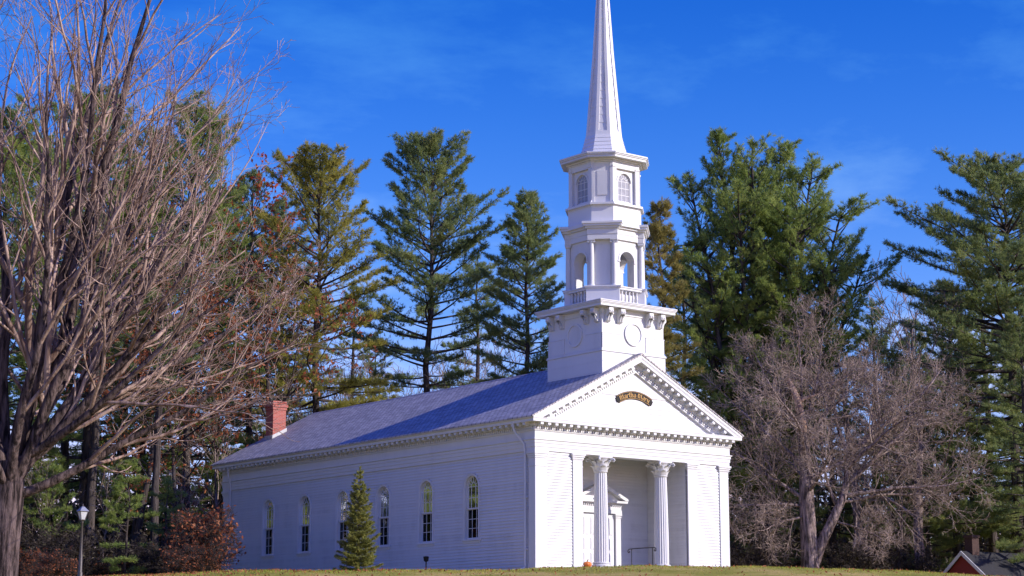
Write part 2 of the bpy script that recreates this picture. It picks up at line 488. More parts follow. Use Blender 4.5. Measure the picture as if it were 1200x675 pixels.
# front rooms either side of the recessed porch
for xa, xb in ((0, 2.71), (9.29, 12.0)):
    wl.box(xa + (.001 if xa == 0 else 0), xb - (.001 if xb == 12 else 0), 0, 2.8, -.6, 6.5)
clapboards(wl, (0, 0, 0), (1, 0, 0), (0, -1, 0), .5, 2.2, -.4, 5.32)
clapboards(wl, (0, 0, 0), (1, 0, 0), (0, -1, 0), 9.8, 11.5, -.4, 5.32)
clapboards(wl, (2.71, 0, 0), (0, 1, 0), (1, 0, 0), .06, 2.79, .15, 5.6)
clapboards(wl, (9.29, 0, 0), (0, 1, 0), (-1, 0, 0), .06, 2.79, .15, 5.6)
wl.box(2.71, 9.29, 2.8, 2.9, -.2, 6.5)
clapboards(wl, (0, 2.8, 0), (1, 0, 0), (0, -1, 0), 2.73, 9.27, .15, 5.6, holes=[(6.0, 1.2, 0, 3.2)])
wl.box(2.71, 9.29, .56, 2.8, 5.62, 5.7)       # porch ceiling
wl.box(.3, 11.7, 2.9, L - .3, -.1, 0.02)      # hall floor
walls = wl.build('wall', WHITE, church)
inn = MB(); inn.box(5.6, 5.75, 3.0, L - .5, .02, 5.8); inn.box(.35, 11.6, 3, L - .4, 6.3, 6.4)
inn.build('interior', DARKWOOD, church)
for k, y in enumerate(WY):
    if k in (1, 2, 3, 5):
        cur = MB()
        n = 9; ys = [y - .5 + i * (.9 + .1 * (k % 2)) / n for i in range(n + 1)]
        pl = [(.9 + (.05 if i % 2 else 0), yy) for i, yy in enumerate(ys)]
        cur.prism(pl + [(x + .02, yy) for x, yy in pl[::-1]], .4, 3.2 + .5 * (k % 3)); cur.build('curtain', CURTAIN, church)

# --- portico floor and steps
st = MB()
st.box(2.72, 9.28, -.28, 2.8, -.3, .15); st.box(2.9, 9.1, -.62, -.28, -.4, .02); st.box(2.9, 9.1, -.98, -.62, -.5, -.12)
st.build('porch_steps', STONE, church, bevel=.012)

# --- pilasters
def pil_cap(mb, x0, x1, y, zt, d=.07, side=False):
    for a, b, e in ((zt - .62, zt - .57, .02), (zt - .30, zt - .26, .025), (zt - .26, zt - .17, .05), (zt - .17, zt - .09, .085), (zt - .09, zt, .12)):
        mb.box(x0 - e, x1 + e, y - d - e, y + .05, a, b)
for x0, x1 in ((2.14, 2.71), (9.29, 9.86), (11.40, 11.99)):
    p = MB(); p.box(x0, x1, -.08, .05, -.4, 5.28); p.box(x0 - .03, x1 + .03, -.11, .05, -.4, .28); pil_cap(p, x0, x1, 0, 5.295)
    p.build('pilaster', WHITE, church, bevel=.006)
p = MB()
for e, a, b in ((0, -.4, 4.6), (.02, 4.6, 4.66), (0, 4.66, 4.98), (.025, 4.98, 5.06), (.05, 5.06, 5.16), (.08, 5.16, 5.295), (.03, -.4, .26)):
    q = .05 + e
    p.box(-q, .62 + e, -q - .004, .02, a, b); p.box(-q + .001, .02, .02, .42 + e, a + .001, b - .001)
p.build('pilaster', WHITE, church, bevel=.006)
p = MB()
for e, a, b in ((0, -.4, 4.98), (.025, 4.98, 5.06), (.05, 5.06, 5.16), (.08, 5.16, 5.295), (.03, -.4, .26)):
    p.box(-.06 - e, .05, L - .6 - e, L + .05 + e, a, b)
p.build('pilaster', WHITE, church, bevel=.006)

# --- entablature ring
def ring(mb, prof, x0=0, x1=W, y0=0, y1=L):
    n = len(prof); vs = []
    for o, z in prof:
        vs += [(x0 - o, y0 - o, z), (x1 + o, y0 - o, z), (x1 + o, y1 + o, z), (x0 - o, y1 + o, z)]
    fs = []
    for i in range(n - 1):
        for k in range(4):
            fs.append((4*i + k, 4*i + (k+1) % 4, 4*(i+1) + (k+1) % 4, 4*(i+1) + k))
    mb.add(vs, fs)
en = MB()
ring(en, [(-.02, 5.30), (.085, 5.30), (.085, 5.47), (.11, 5.475), (.11, 5.64), (.135, 5.645), (.135, 5.76), (.18, 5.79), (.18, 5.83),
          (.10, 5.84), (.10, 6.17), (.13, 6.18), (.16, 6.24), (.16, 6.255), (.12, 6.26), (.12, 6.385), (.19, 6.39), (.20, 6.40),
          (.20, 6.545), (.53, 6.55), (.53, 6.68), (.55, 6.69), (.55, 6.72), (.0, 6.76)])
en.box(2.715, 9.285, .02, .56, 5.302, 6.4)     # beam over the columns
entab = en.build('entablature', WHITE, church)
def blocks_run(name, o, u, nrm, n, s):
    o, u, nrm = Vector(o), Vector(u), Vector(nrm); z = Vector((0, 0, 1)); dn = MB()
    m0 = None
    for k in range(n):
        c = (k + .5) * s
        if m0 is None:
            md = MB()
            md.obox(o, u, nrm, z, c - .085, c + .085, .198, .49, 6.43, 6.548)
            md.obox(o, u, nrm, z, c - .07, c + .07, .2, .40, 6.395, 6.431)
            m0 = md.build('modillion', WHITE, entab)
        else:
            m1 = m0.copy(); COL.objects.link(m1); m1.location = Vector(m0.location) + u * (k * s)
        for j in range(3):
            d = (k + (j + .5) / 3) * s
            dn.obox(o, u, nrm, z, d - .042, d + .042, .118, .185, 6.262, 6.383)
    dn.build('dentil_band', WHITE, entab)
blocks_run('front', (-.2, 0, 0), (1, 0, 0), (0, -1, 0), 29, 12.4 / 29)
blocks_run('side', (0, 0, 0), (0, 1, 0), (-1, 0, 0), 64, L / 64)
gt = MB()
for s in (0, 1):
    f_ = (lambda x: x) if s == 0 else (lambda x: W - x)
    a, b = sorted((f_(-.60), f_(-.50)));  gt.box(a, b, -.50, L + .5, 6.69, 6.81)
gt.build('gutter', WHITE, church, bevel=.02)

# --- pediment
zr = lambda x: RZ0 + (x - RX0) * SL
pd = MB()
pd.extr([(.2, 0.012, 6.74), (11.8, 0.012, 6.74), (6, 0.012, 9.72)], (0, .12, 0))
for k in range(11):
    z = 6.98 + k * .24; hx = (9.45 - z) / SL
    if hx > .2: pd.add([(6 - hx, -.012, z), (6 + hx, -.012, z), (6 + hx, .011, z + .236), (6 - hx, .011, z + .236), (6 - hx, .012, z), (6 + hx, .012, z)], [(0, 1, 2, 3), (4, 5, 1, 0)])
pd.build('tympanum', WHITE, church)
rk = MB()
def rake(v1, v2, y0, y1):
    """raking band between v1 and v2 metres (vertical) below the roof line"""
    for s in (0, 1):
        m_ = (lambda x: x) if s == 0 else (lambda x: W - x)
        lo = lambda v: max(RX0, RX0 + (6.725 + v - RZ0) / SL)
        xa, xb = lo(v1), lo(v2)
        pts = [(xa, zr(xa) - v1), (xb, max(zr(xb) - v2, 6.72)), (6, zr(6) - v2), (6, zr(6) - v1)]
        if xa == RX0 and xb > RX0: pts.insert(1, (RX0, 6.725))
        pts = [(m_(x), y0, z) for x, z in pts]
        if s: pts.reverse()
        rk.extr(pts, (0, y1 - y0, 0))
rake(.075, .20, -.56, .0); rake(.20, .245, -.545, .0); rake(.245, .395, -.53, .0)
rake(.395, .60, -.19, .0); rake(.60, .66, -.17, 0.0); rake(.66, .80, -.11, .0); rake(.80, .87, -.14, 0.0)
rakec = rk.build('raking_cornice', WHITE, church)
al = math.atan(SL)
for s in (0, 1):
    u = Vector((math.cos(al), 0, math.sin(al))) if s == 0 else Vector((-math.cos(al), 0, math.sin(al)))
    nv = Vector((-math.sin(al), 0, math.cos(al))) if s == 0 else Vector((math.sin(al), 0, math.cos(al)))
    o = Vector((RX0 if s == 0 else W - RX0, 0, RZ0)); yv = Vector((0, 1, 0)); rm = MB()
    for k in range(15):
        c = 1.0 + k * .43
        if c > 6.9: break
        q = MB(); q.obox(o, u, yv, nv, c - .085, c + .085, -.48, -.188, -.50, -.350); q.build('raking_modillion', WHITE, rakec)
    for k in range(50):
        c = 1.55 + k * .143
        if c > 6.85: break
        rm.obox(o, u, yv, nv, c - .042, c + .042, -.17, -.105, -.70, -.592)
    rm.build('dentil_band', WHITE, rakec)


# --- roof
rf = MB()
for s in (0, 1):
    m_ = (lambda x: x) if s == 0 else (lambda x: W - x)
    pts = [(-.63, zr(-.63)), (-.63, zr(-.63) - .07), (6, zr(6) - .075), (6, zr(6))]
    pts = [(m_(x), -.59, z) for x, z in pts]
    if s: pts.reverse()
    rf.extr(pts, (0, L + .55 + .59, 0))
# ridge cap
rf.extr([(5.85, -.60, zr(5.85) + .004), (6, -.60, zr(6) + .0), (6.15, -.60, zr(5.85) + .004), (6, -.60, zr(6) + .03)], (0, L + 1.16, 0))
roof = rf.build('roof', SHINGLE, church)
cm = MB()
cm.box(2.43, 3.28, 26.60, 27.38, 7.8, 10.02); cm.box(2.39, 3.32, 26.56, 27.42, 10.02, 10.17); cm.box(2.34, 3.37, 26.51, 27.47, 10.17, 10.33); cm.box(2.40, 3.31, 26.57, 27.41, 10.33, 10.52)
cm.build('chimney', BRICK, roof, bevel=.008)
fl = MB()
zf = lambda x: zr(x)
fl.extr([(2.40, 26.54, zf(2.40) - .1), (3.32, 26.54, zf(3.32) - .1), (3.32, 26.54, zf(3.32) + .20), (2.40, 26.54, zf(2.40) + .20)], (0, .055, 0))
fl.box(2.37, 2.425, 26.55, 27.4, zf(2.4) - .1, zf(2.4) + .20)
fl.build('flashing', FLASHING, roof)

# --- downspouts
ds = MB()
ds.tube([(-.5, .95, 6.66), (-.5, .95, 6.35), (-.42, .90, 6.12), (-.16, .62, 5.62), (-.13, .58, 5.3), (-.13, .58, .25), (-.15, .58, .12), (-.40, .55, .02)], .052, 8)
for z in (.9, 3.2, 5.1): ds.box(-.20, -.02, .51, .65, z, z + .05)
ds.build('downspout', WHITE, church, smooth=True)
ds = MB()
ds.tube([(-.5, L - 1.1, 6.66), (-.42, L - 1.05, 6.15), (-.14, L - .82, 5.6), (-.10, L - .78, 5.3), (-.10, L - .78, .2), (-.35, L - .8, .05)], .052, 8)
ds.build('downspout', WHITE, church, smooth=True)

# --- columns
def acanthus(mb, cx, cy, a, r0, z0, h, out, wd):
    """one curled leaf leaning out of the bell"""
    ca, sa = math.cos(a), math.sin(a)
    P = []
    for i in range(7):
        t = i / 6
        rr = r0 + out * (t ** 2.2) + (.02 if 0 < t < 1 else 0)
        zz = z0 + h * (t - .30 * max(0, t - .7) / .3 * .8)
        hw = wd * (.85 + .35 * math.sin(PI * min(t * 1.1, 1))) * (1 - .55 * max(0, t - .75) / .25)
        for k, f_ in ((-1, .0), (0, .035), (1, .0)):
            x = (rr + f_) ; y = k * hw
            P.append((cx + x * ca - y * sa, cy + x * sa + y * ca, zz))
    n = len(P)
    Q = [((x - cx) * .965 + cx, (y - cy) * .965 + cy, z - .012) for x, y, z in P]
    fs = []
    for i in range(6):
        for k in range(2):
            b = i * 3 + k
            fs.append((b, b + 1, b + 4, b + 3)); fs.append((n + b, n + b + 3, n + b + 4, n + b + 1))
    for i in range(6):
        for b, c in ((i*3, i*3 + 3), (i*3 + 5, i*3 + 2)): fs.append((b, c, n + c, n + b))
    fs.append((18, 19, n + 19, n + 18)); fs.append((19, 20, n + 20, n + 19))
    mb.add(P + Q, fs)
def column(cx, cy):
    zt = 5.30; hc = .68
    s = MB()
    s.lathe((cx, cy, 0), [(.335, .46), (.345, .6), (.34, 1.8), (.315, 3.3), (.285, 4.5), (.285, zt - hc - .05)], 40, .11)
    col = s.build('column', WHITE, church)
    b = MB(); b.box(cx - .47, cx + .47, cy - .47, cy + .47, .15, .24)
    b.lathe((cx, cy, 0), [(.40, .24), (.455, .27), (.455, .32), (.40, .35), (.37, .37), (.37, .39), (.41, .40), (.41, .44), (.36, .46)], 28)
    b.build('base', WHITE, col, smooth=True)
    c = MB()
    z0 = zt - hc
    c.lathe((cx, cy, 0), [(.285, z0 - .06), (.33, z0 - .04), (.33, z0), (.27, z0 + .01), (.27, z0 + .3), (.31, z0 + .5), (.40, z0 + .58)], 24)
    for k in range(8): acanthus(c, cx, cy, 2 * PI * k / 8 + PI / 8, .29, z0, .30, .19, .115)
    for k in range(8): acanthus(c, cx, cy, 2 * PI * k / 8, .295, z0 + .12, .44, .24, .11)
    for k in range(4):
        a = PI / 4 + k * PI / 2; d = Vector((math.cos(a), math.sin(a), 0))
        base = Vector((cx, cy, z0 + .28)) + d * .28
        pts = [base, base + d * .10 + Vector((0, 0, .14)), base + d * .22 + Vector((0, 0, .26)), base + d * .33 + Vector((0, 0, .29)),
               base + d * .38 + Vector((0, 0, .22)), base + d * .33 + Vector((0, 0, .165)), base + d * .275 + Vector((0, 0, .20))]
        c.tube(pts, [.045, .05, .05, .05, .045, .04, .03], 7)
    for k in range(8):
        a = PI / 4 * k + (PI / 8 if k % 2 else -PI / 8) + PI / 4; d = Vector((math.cos(a), math.sin(a), 0))
        base = Vector((cx, cy, z0 + .36)) + d * .30
        c.tube([base, base + d * .07 + Vector((0, 0, .1)), base + d * .13 + Vector((0, 0, .16)), base + d * .15 + Vector((0, 0, .10))], [.03, .032, .03, .02], 6)
    ab = []
    for k in range(4):
        a = PI / 4 + k * PI / 2
        for da, rr in ((-.06, .56), (.06, .56), (.45, .42), (PI / 4, .395), (PI / 2 - .45, .42)): ab.append((cx + rr * math.cos(a + da), cy + rr * math.sin(a + da)))
    c.prism(ab, zt - .075, zt - .006); c.prism([((x - cx) * .93 + cx, (y - cy) * .93 + cy) for x, y in ab], zt - .10, zt - .076)
    c.build('capital', WHITE, col, smooth=True)
column(4.12, .30); column(7.88, .30)

# --- church door with its surround
dr = MB()
dr.box(4.95, 7.05, 2.66, 2.80, .15, .20)
for s in (-1, 1):
    x = 6 + s * 1.22; a, b = x - .16, x + .16
    dr.box(a, b, 2.60, 2.8, .15, 2.92); dr.box(a - .03, b + .03, 2.57, 2.8, .15, .42)
    dr.box(a - .03, b + .03, 2.57, 2.8, 2.74, 2.80); dr.box(a - .05, b + .05, 2.55, 2.8, 2.84, 2.92)
dr.box(4.56, 7.44, 2.58, 2.8, 2.925, 3.10); dr.box(4.58, 7.42, 2.60, 2.8, 3.10, 3.36); dr.box(4.50, 7.50, 2.52, 2.8, 3.36, 3.42)
dr.box(4.36, 7.64, 2.36, 2.8, 3.42, 3.53)
for k in range(22): dr.box(4.62 + k * .128, 4.69 + k * .128, 2.53, 2.60, 3.28, 3.357)
dr.extr([(4.6, 2.60, 3.53), (7.4, 2.60, 3.53), (6, 2.60, 4.30)], (0, .2, 0))
for s in (-1, 1):
    pts = [(6 + s * 1.66, 2.34, 3.535), (6 + s * 1.50, 2.34, 3.535), (6, 2.34, 4.22), (6, 2.34, 4.38), (6 + s * 1.66, 2.34, 3.63)]
    if s < 0: pts.reverse()
    pts = pts[::-1]
    dr.extr(pts, (0, .46, 0))
frame = dr.build('door_surround', WHITE, church, bevel=.006)
for s in (-1, 1):
    d = MB(); x0, x1 = sorted((6 + s * .012, 6 + s * 1.03))
    d.box(x0, x1, 2.70, 2.78, .2, 2.90)
    for (za, zb) in ((.38, 1.05), (1.20, 1.75), (1.90, 2.72)):
        for (xa, xb) in ((x0 + .12, (x0 + x1) / 2 - .05), ((x0 + x1) / 2 + .05, x1 - .12)):
            d.box(xa, xb, 2.682, 2.70, za, zb); d.box(xa + .05, xb - .05, 2.670, 2.682, za + .05, zb - .05)
    leaf = d.build('door', WHITE, church, bevel=.006)
    h = MB(); hx = 6 + s * .09; h.lathe((hx, 2.65, 1.15), [(.012, -.02), (.03, -.01), (.03, .02), (.01, .03)], 10); h.box(hx - .03, hx + .03, 2.672, 2.7, 1.03, 1.27)
    h.build('handle', DARKMETAL, leaf)

# --- nave windows
def window(yc):
    """arched window in the plane x = 0, facing -x"""
    fr = MB()
    n = 14
    def band(h0, h1, xa, xb, zb0):
        """arched band between half widths h0<h1 from xa (outside) to xb"""
        lo = [(yc - h0, zb0)] + [(yc - h0 * math.cos(PI * k / n), ZS + h0 * math.sin(PI * k / n)) for k in range(n + 1)] + [(yc + h0, zb0)]
        hi = [(yc - h1, zb0)] + [(yc - h1 * math.cos(PI * k / n), ZS + h1 * math.sin(PI * k / n)) for k in range(n + 1)] + [(yc + h1, zb0)]
        m = len(lo); vs = []
        for x in (xa, xb):
            vs += [(x, *p) for p in lo] + [(x, *p) for p in hi]
        fs = []
        for i in range(m - 1):
            fs += [(i, m + i, m + i + 1, i + 1), (2*m + i, 2*m + i + 1, 3*m + i + 1, 3*m + i), (i, i + 1, 2*m + i + 1, 2*m + i), (m + i, 3*m + i, 3*m + i + 1, m + i + 1)]
        mb_.add(vs, fs)
    mb_ = fr
    band(HW - .005, HW + .09, -.062, .28, ZB)
    band(HW + .07, HW + .105, -.08, -.02, ZB)
    win = fr.build('window', WHITE, church)
    s = MB(); s.box(-.11, .10, yc - .70, yc + .70, ZB - .075, ZB - .001); s.box(-.055, -.0, yc - .62, yc + .62, ZB - .19, ZB - .076)
    s.build('sill', WHITE, win, bevel=.006)
    m1 = MB(); mb_ = m1
    zm = 2.98
    h1 = HW - .007
    band(h1 - .05, h1, .05, .095, zm)
    m1.box(.05, .095, yc - h1, yc + h1, zm - .03, zm + .035)
    t = .012
    for yy in (-.165, .165): m1.box(.06, .09, yc + yy - t, yc + yy + t, zm + .035, ZS)
    for zz in (zm + .50, ZS): m1.box(.061, .089, yc - h1 + .05, yc + h1 - .05, zz - t, zz + t)
    ri = .19
    pts = [(yc + ri * math.cos(PI * k / 10), ZS + ri * math.sin(PI * k / 10)) for k in range(11)]
    for k in range(10):
        a = Vector((0, *pts[k])); b = Vector((0, *pts[k + 1])); u = (b - a); ln = u.length; u.normalize()
        m1.obox(a, u, Vector((1, 0, 0)), u.cross(Vector((1, 0, 0))), 0, ln, .062, .088, -t, t)
    for an in (30, 60, 90, 120, 150):
        u = Vector((0, math.cos(R(an)), math.sin(R(an))))
        if an in (90,): r0 = ri
        m1.obox(Vector((0, yc, ZS)), u, Vector((1, 0, 0)), u.cross(Vector((1, 0, 0))), ri, h1 - .04, .061, .087, -t * .9, t * .9)
    m1.build('upper_sash', WHITE, win)
    m2 = MB()
    m2.box(.11, .155, yc - h1, yc - h1 + .055, ZB, zm); m2.box(.11, .155, yc + h1 - .055, yc + h1, ZB, zm)
    m2.box(.11, .155, yc - h1 + .055, yc + h1 - .055, ZB, ZB + .08); m2.box(.11, .155, yc - h1 + .055, yc + h1 - .055, zm - .05, zm)
    for yy in (-.165, .165): m2.box(.12, .15, yc + yy - t, yc + yy + t, ZB + .08, zm - .05)
    for k in (1, 2):
        zz = ZB + .08 + k * (zm - .05 - ZB - .08) / 3; m2.box(.121, .149, yc - h1 + .055, yc + h1 - .055, zz - t, zz + t)
    m2.build('lower_sash', WHITE, win)
    g = MB()
    g.box(.134, .138, yc - h1 + .02, yc + h1 - .02, ZB + .02, zm - .01)
    g.extr([(.074, y, z) for y, z in arch_loop(yc, h1 - .02, zm, ZS)], (.004, 0, 0))
    g.build('pane', GLASS, win)
for y in WY: window(y)

# --- tower base
TX0, TX1, TY0, TY1 = 4.05, 7.95, .03, 3.93
CX, CY = 6.0, 1.98
tb = MB()
tb.box(TX0, TX1, TY0, TY1, 8.2, 12.26)
for o, a, b in ((.055, 8.2, 10.22), (.10, 10.22, 10.27), (.075, 10.27, 10.33), (.03, 10.33, 10.38)):
    tb.box(TX0 - o, TX1 + o, TY0 - o, TY1 + o, a, b)
def face(k):
    """frames of the tower's four faces: origin, along, outward"""
    return [((TX0, TY0, 0), (1, 0, 0), (0, -1, 0)), ((TX1, TY0, 0), (0, 1, 0), (1, 0, 0)),
            ((TX1, TY1, 0), (-1, 0, 0), (0, 1, 0)), ((TX0, TY1, 0), (0, -1, 0), (-1, 0, 0))][k]
Z = Vector((0, 0, 1))
br_ = []
for k in range(4):
    o, u, n_ = [Vector(q) for q in face(k)]
    for a, b in ((-.03, 1.18), (2.72, 3.93)):        # lower courses of wide boards beside the centre panel
        tb.obox(o, u, n_, Z, a, b, 0, .03, 10.38, 11.08); tb.obox(o, u, n_, Z, a, b, 0, .045, 11.08, 11.12)
    for z in (8.7, 9.22, 9.74): tb.obox(o, u, n_, Z, -.05, 3.95, 0, .062, z, z + .02)
    tb.obox(o, u, n_, Z, -.02, 3.92, 0, .04, 12.02, 12.259)
tower = tb.build('tower_base', WHITE, church, bevel=.006)
for k in range(4):
    o, u, n_ = [Vector(q) for q in face(k)]
    rd = MB()
    c = o + u * 1.95 + Z * 11.18
    for ra, rb, d in ((.47, .56, .07), (.0, .47, .025)):
        m = 32; vs = []
        for r_, dd in ((ra, 0), (ra, d), (rb, d), (rb, 0)):
            for j in range(m):
                a = 2 * PI * j / m; vs.append(c + u * (r_ * math.cos(a)) + Z * (r_ * math.sin(a)) + n_ * dd)
        fs = []
        for q in range(3):
            for j in range(m): fs.append((q*m + j, q*m + (j+1) % m, (q+1)*m + (j+1) % m, (q+1)*m + j))
        if ra > 0: rd.add(vs, fs)
        else: rd.add(vs[2*m:], [tuple(range(m))] + [(j, m + j, m + (j+1) % m, (j+1) % m) for j in range(m)])
    rd.build('round_panel', WHITE, tower)
    for x in (.30, 1.05, 2.85, 3.60):
        b = MB()
        prof = [(.0, 12.259), (.34, 12.259), (.34, 12.17), (.36, 12.10), (.33, 12.02), (.22, 11.93), (.15, 11.84), (.17, 11.76), (.15, 11.67), (.09, 11.62), (0, 11.60)]
        b.extr([o + u * (x - .13) + n_ * (d + .004) + Z * z for d, z in prof], u * .26)
        for q in (-.06, .06):
            b.extr([o + u * (x + q - .03) + n_ * (d + .03) + Z * z for d, z in prof[2:9]] , u * .06)
        b.build('bracket', WHITE, tower)
tc_ = MB()
def rect_ring(mb, o, a, b): mb.box(TX0 - o, TX1 + o, TY0 - o, TY1 + o, a, b)
rect_ring(tc_, .10, 12.262, 12.30); rect_ring(tc_, .42, 12.30, 12.42); rect_ring(tc_, .45, 12.42, 12.47); rect_ring(tc_, .48, 12.47, 12.53); rect_ring(tc_, .50, 12.53, 12.59)
tc_.build('tower_cornice', WHITE, tower, bevel=.012)

# --- octagonal stages
def octo(h, b, cx=CX, cy=CY):
    return [(cx + x, cy + y) for x, y in ((-b, -h), (b, -h), (h, -b), (h, b), (b, h), (-b, h), (-h, b), (-h, -b))]
dirs4 = [Vector((0, -1, 0)), Vector((1, 0, 0)), Vector((0, 1, 0)), Vector((-1, 0, 0))]
C0 = Vector((CX, CY, 0))
bf = MB()
HB, BB = 1.56, .74
# drum walls: main faces pierced by arches, diagonal faces solid
AZB, AZS, AR = 13.30, 14.78, .46
for k, n_ in enumerate(dirs4):
    u = Z.cross(n_)
    out = [(-BB, 12.59), (BB, 12.59), (BB, 16.4), (-BB, 16.4)]
    hole = [(-AR, AZB), (AR, AZB)] + [(AR * math.cos(PI * j / 14), AZS + AR * math.sin(PI * j / 14)) for j in range(15)]
    sheet_with_holes(bf, out, [hole], lambda a, z: C0 + n_ * HB + u * a + Z * z)
    sheet_with_holes(bf, out, [hole], lambda a, z: C0 + n_ * (HB - .48) + u * a + Z * z)
    m = len(hole)
    bf.add([C0 + n_ * HB + u * a + Z * z for a, z in hole] + [C0 + n_ * (HB - .48) + u * a + Z * z for a, z in hole],
           [(i, (i + 1) % m, m + (i + 1) % m, m + i) for i in range(m)])
    # moulded arch and imposts
    for j in range(14):
        a0, a1 = PI * j / 14, PI * (j + 1) / 14
        q = lambda r_, a, d: C0 + n_ * (HB + d) + u * (r_ * math.cos(a)) + Z * (AZS + r_ * math.sin(a))
        bf.add([q(AR, a0, .035), q(AR + .09, a0, .035), q(AR + .09, a1, .035), q(AR, a1, .035), q(AR, a0, -.01), q(AR + .09, a0, 0), q(AR + .09, a1, 0), q(AR, a1, -.01)],
               [(0, 1, 2, 3), (1, 5, 6, 2), (4, 0, 3, 7)])
    for s in (-1, 1):
        a, b = sorted((s * (AR - .02), s * (AR + .11))); bf.obox(C0 + n_ * HB, u, n_, Z, a, b, -.28, .045, AZS - .07, AZS)
    dg = (n_ + u).normalized(); du = Z.cross(dg); rad = (HB + BB) / math.sqrt(2); hl = (HB - BB) / math.sqrt(2)
    bf.obox(C0, du, dg, Z, -hl, hl, rad - .30, rad, 12.59, 16.4)
    bf.obox(C0, du, dg, Z, -hl + .22, hl - .22, rad, rad + .03, 13.6, 15.5)
bf.prism(octo(HB - .1, BB - .05), 12.6, 12.75)
bf.prism(octo(HB - .02, BB - .02), 15.95, 16.42)
belfry = bf.build('belfry', WHITE, tower)
# entablature, with blocks breaking forward over the diagonals
be = MB()
be.prism(octo(HB + .10, BB + .04), 15.76, 16.02); be.prism(octo(HB + .12, BB + .05), 16.02, 16.28); be.prism(octo(HB + .22, BB + .09), 16.28, 16.38); be.prism(octo(HB + .34, BB + .14), 16.38, 16.56)
for k in range(4):
    n_ = dirs4[k]; u = Z.cross(n_); dg = (n_ + u).normalized(); du = Z.cross(dg)
    for hl, r_, a, b in ((.72, 1.90, 15.745, 15.98), (.735, 1.92, 15.98, 16.26), (.82, 2.0, 16.26, 16.36), (.93, 2.08, 16.36, 16.47), (.97, 2.13, 16.47, 16.585)):
        be.obox(C0, du, dg, Z, -hl, hl, 1.0, r_, a, b)
be.build('belfry_entablature', WHITE, tower, bevel=.008)
def ionic(cx, cy, du, dg):
    c = MB()
    c.lathe((cx, cy, 0), [(.17, 13.48), (.17, 13.53), (.145, 13.55), (.145, 13.57), (.13, 13.58), (.132, 14.2), (.125, 14.9), (.112, 15.58), (.135, 15.60), (.135, 15.63)], 16)
    for s in (-1, 1):
        for d in (-.11, .11):
            o = Vector((cx, cy, 15.645)) + du * (s * .135)
            c.tube([o + dg * (-.13), o + dg * .13], .058, 10)
            break
    c.obox((cx, cy, 0), du, dg, Z, -.15, .15, -.13, .13, 15.64, 15.70); c.obox((cx, cy, 0), du, dg, Z, -.17, .17, -.16, .16, 15.70, 15.744)
    c.build('belfry_column', WHITE, tower, smooth=True)
for k in range(4):
    n_ = dirs4[k]; u = Z.cross(n_); dg = (n_ + u).normalized(); du = Z.cross(dg)
    for s in (-1, 1):
        p = C0 + dg * 1.75 + du * (s * .54); ionic(p.x, p.y, du, dg)
# balustrade: solid pedestals on the diagonals, balusters on the main faces
bl = MB()
for k in range(4):
    n_ = dirs4[k]; u = Z.cross(n_); dg = (n_ + u).normalized(); du = Z.cross(dg)
    bl.obox(C0, du, dg, Z, -.80, .80, 1.2, 1.93, 12.59, 13.36); bl.obox(C0, du, dg, Z, -.86, .86, 1.2, 1.99, 13.36, 13.42); bl.obox(C0, du, dg, Z, -.88, .88, 1.2, 2.02, 13.42, 13.475)
    bl.obox(C0, du, dg, Z, -.83, .83, 1.2, 1.96, 12.59, 12.70)
    bl.obox(C0, u, n_, Z, -.72, .72, 1.62, 1.82, 12.59, 12.74); bl.obox(C0, u, n_, Z, -.72, .72, 1.58, 1.86, 13.30, 13.40); bl.obox(C0, u, n_, Z, -.72, .72, 1.55, 1.90, 13.40, 13.46)
bal = bl.build('balustrade', WHITE, tower, bevel=.008)
for k in range(4):
    n_ = dirs4[k]; u = Z.cross(n_)
    bb = MB()
    for j in range(5):
        p = C0 + n_ * 1.72 + u * (-.46 + j * .23)
        bb.lathe((p.x, p.y, 12.74), [(.06, 0), (.06, .06), (.035, .09), (.065, .22), (.055, .32), (.03, .44), (.05, .50), (.05, .56)], 10)
    bb.build('balusters', WHITE, tower, smooth=True)

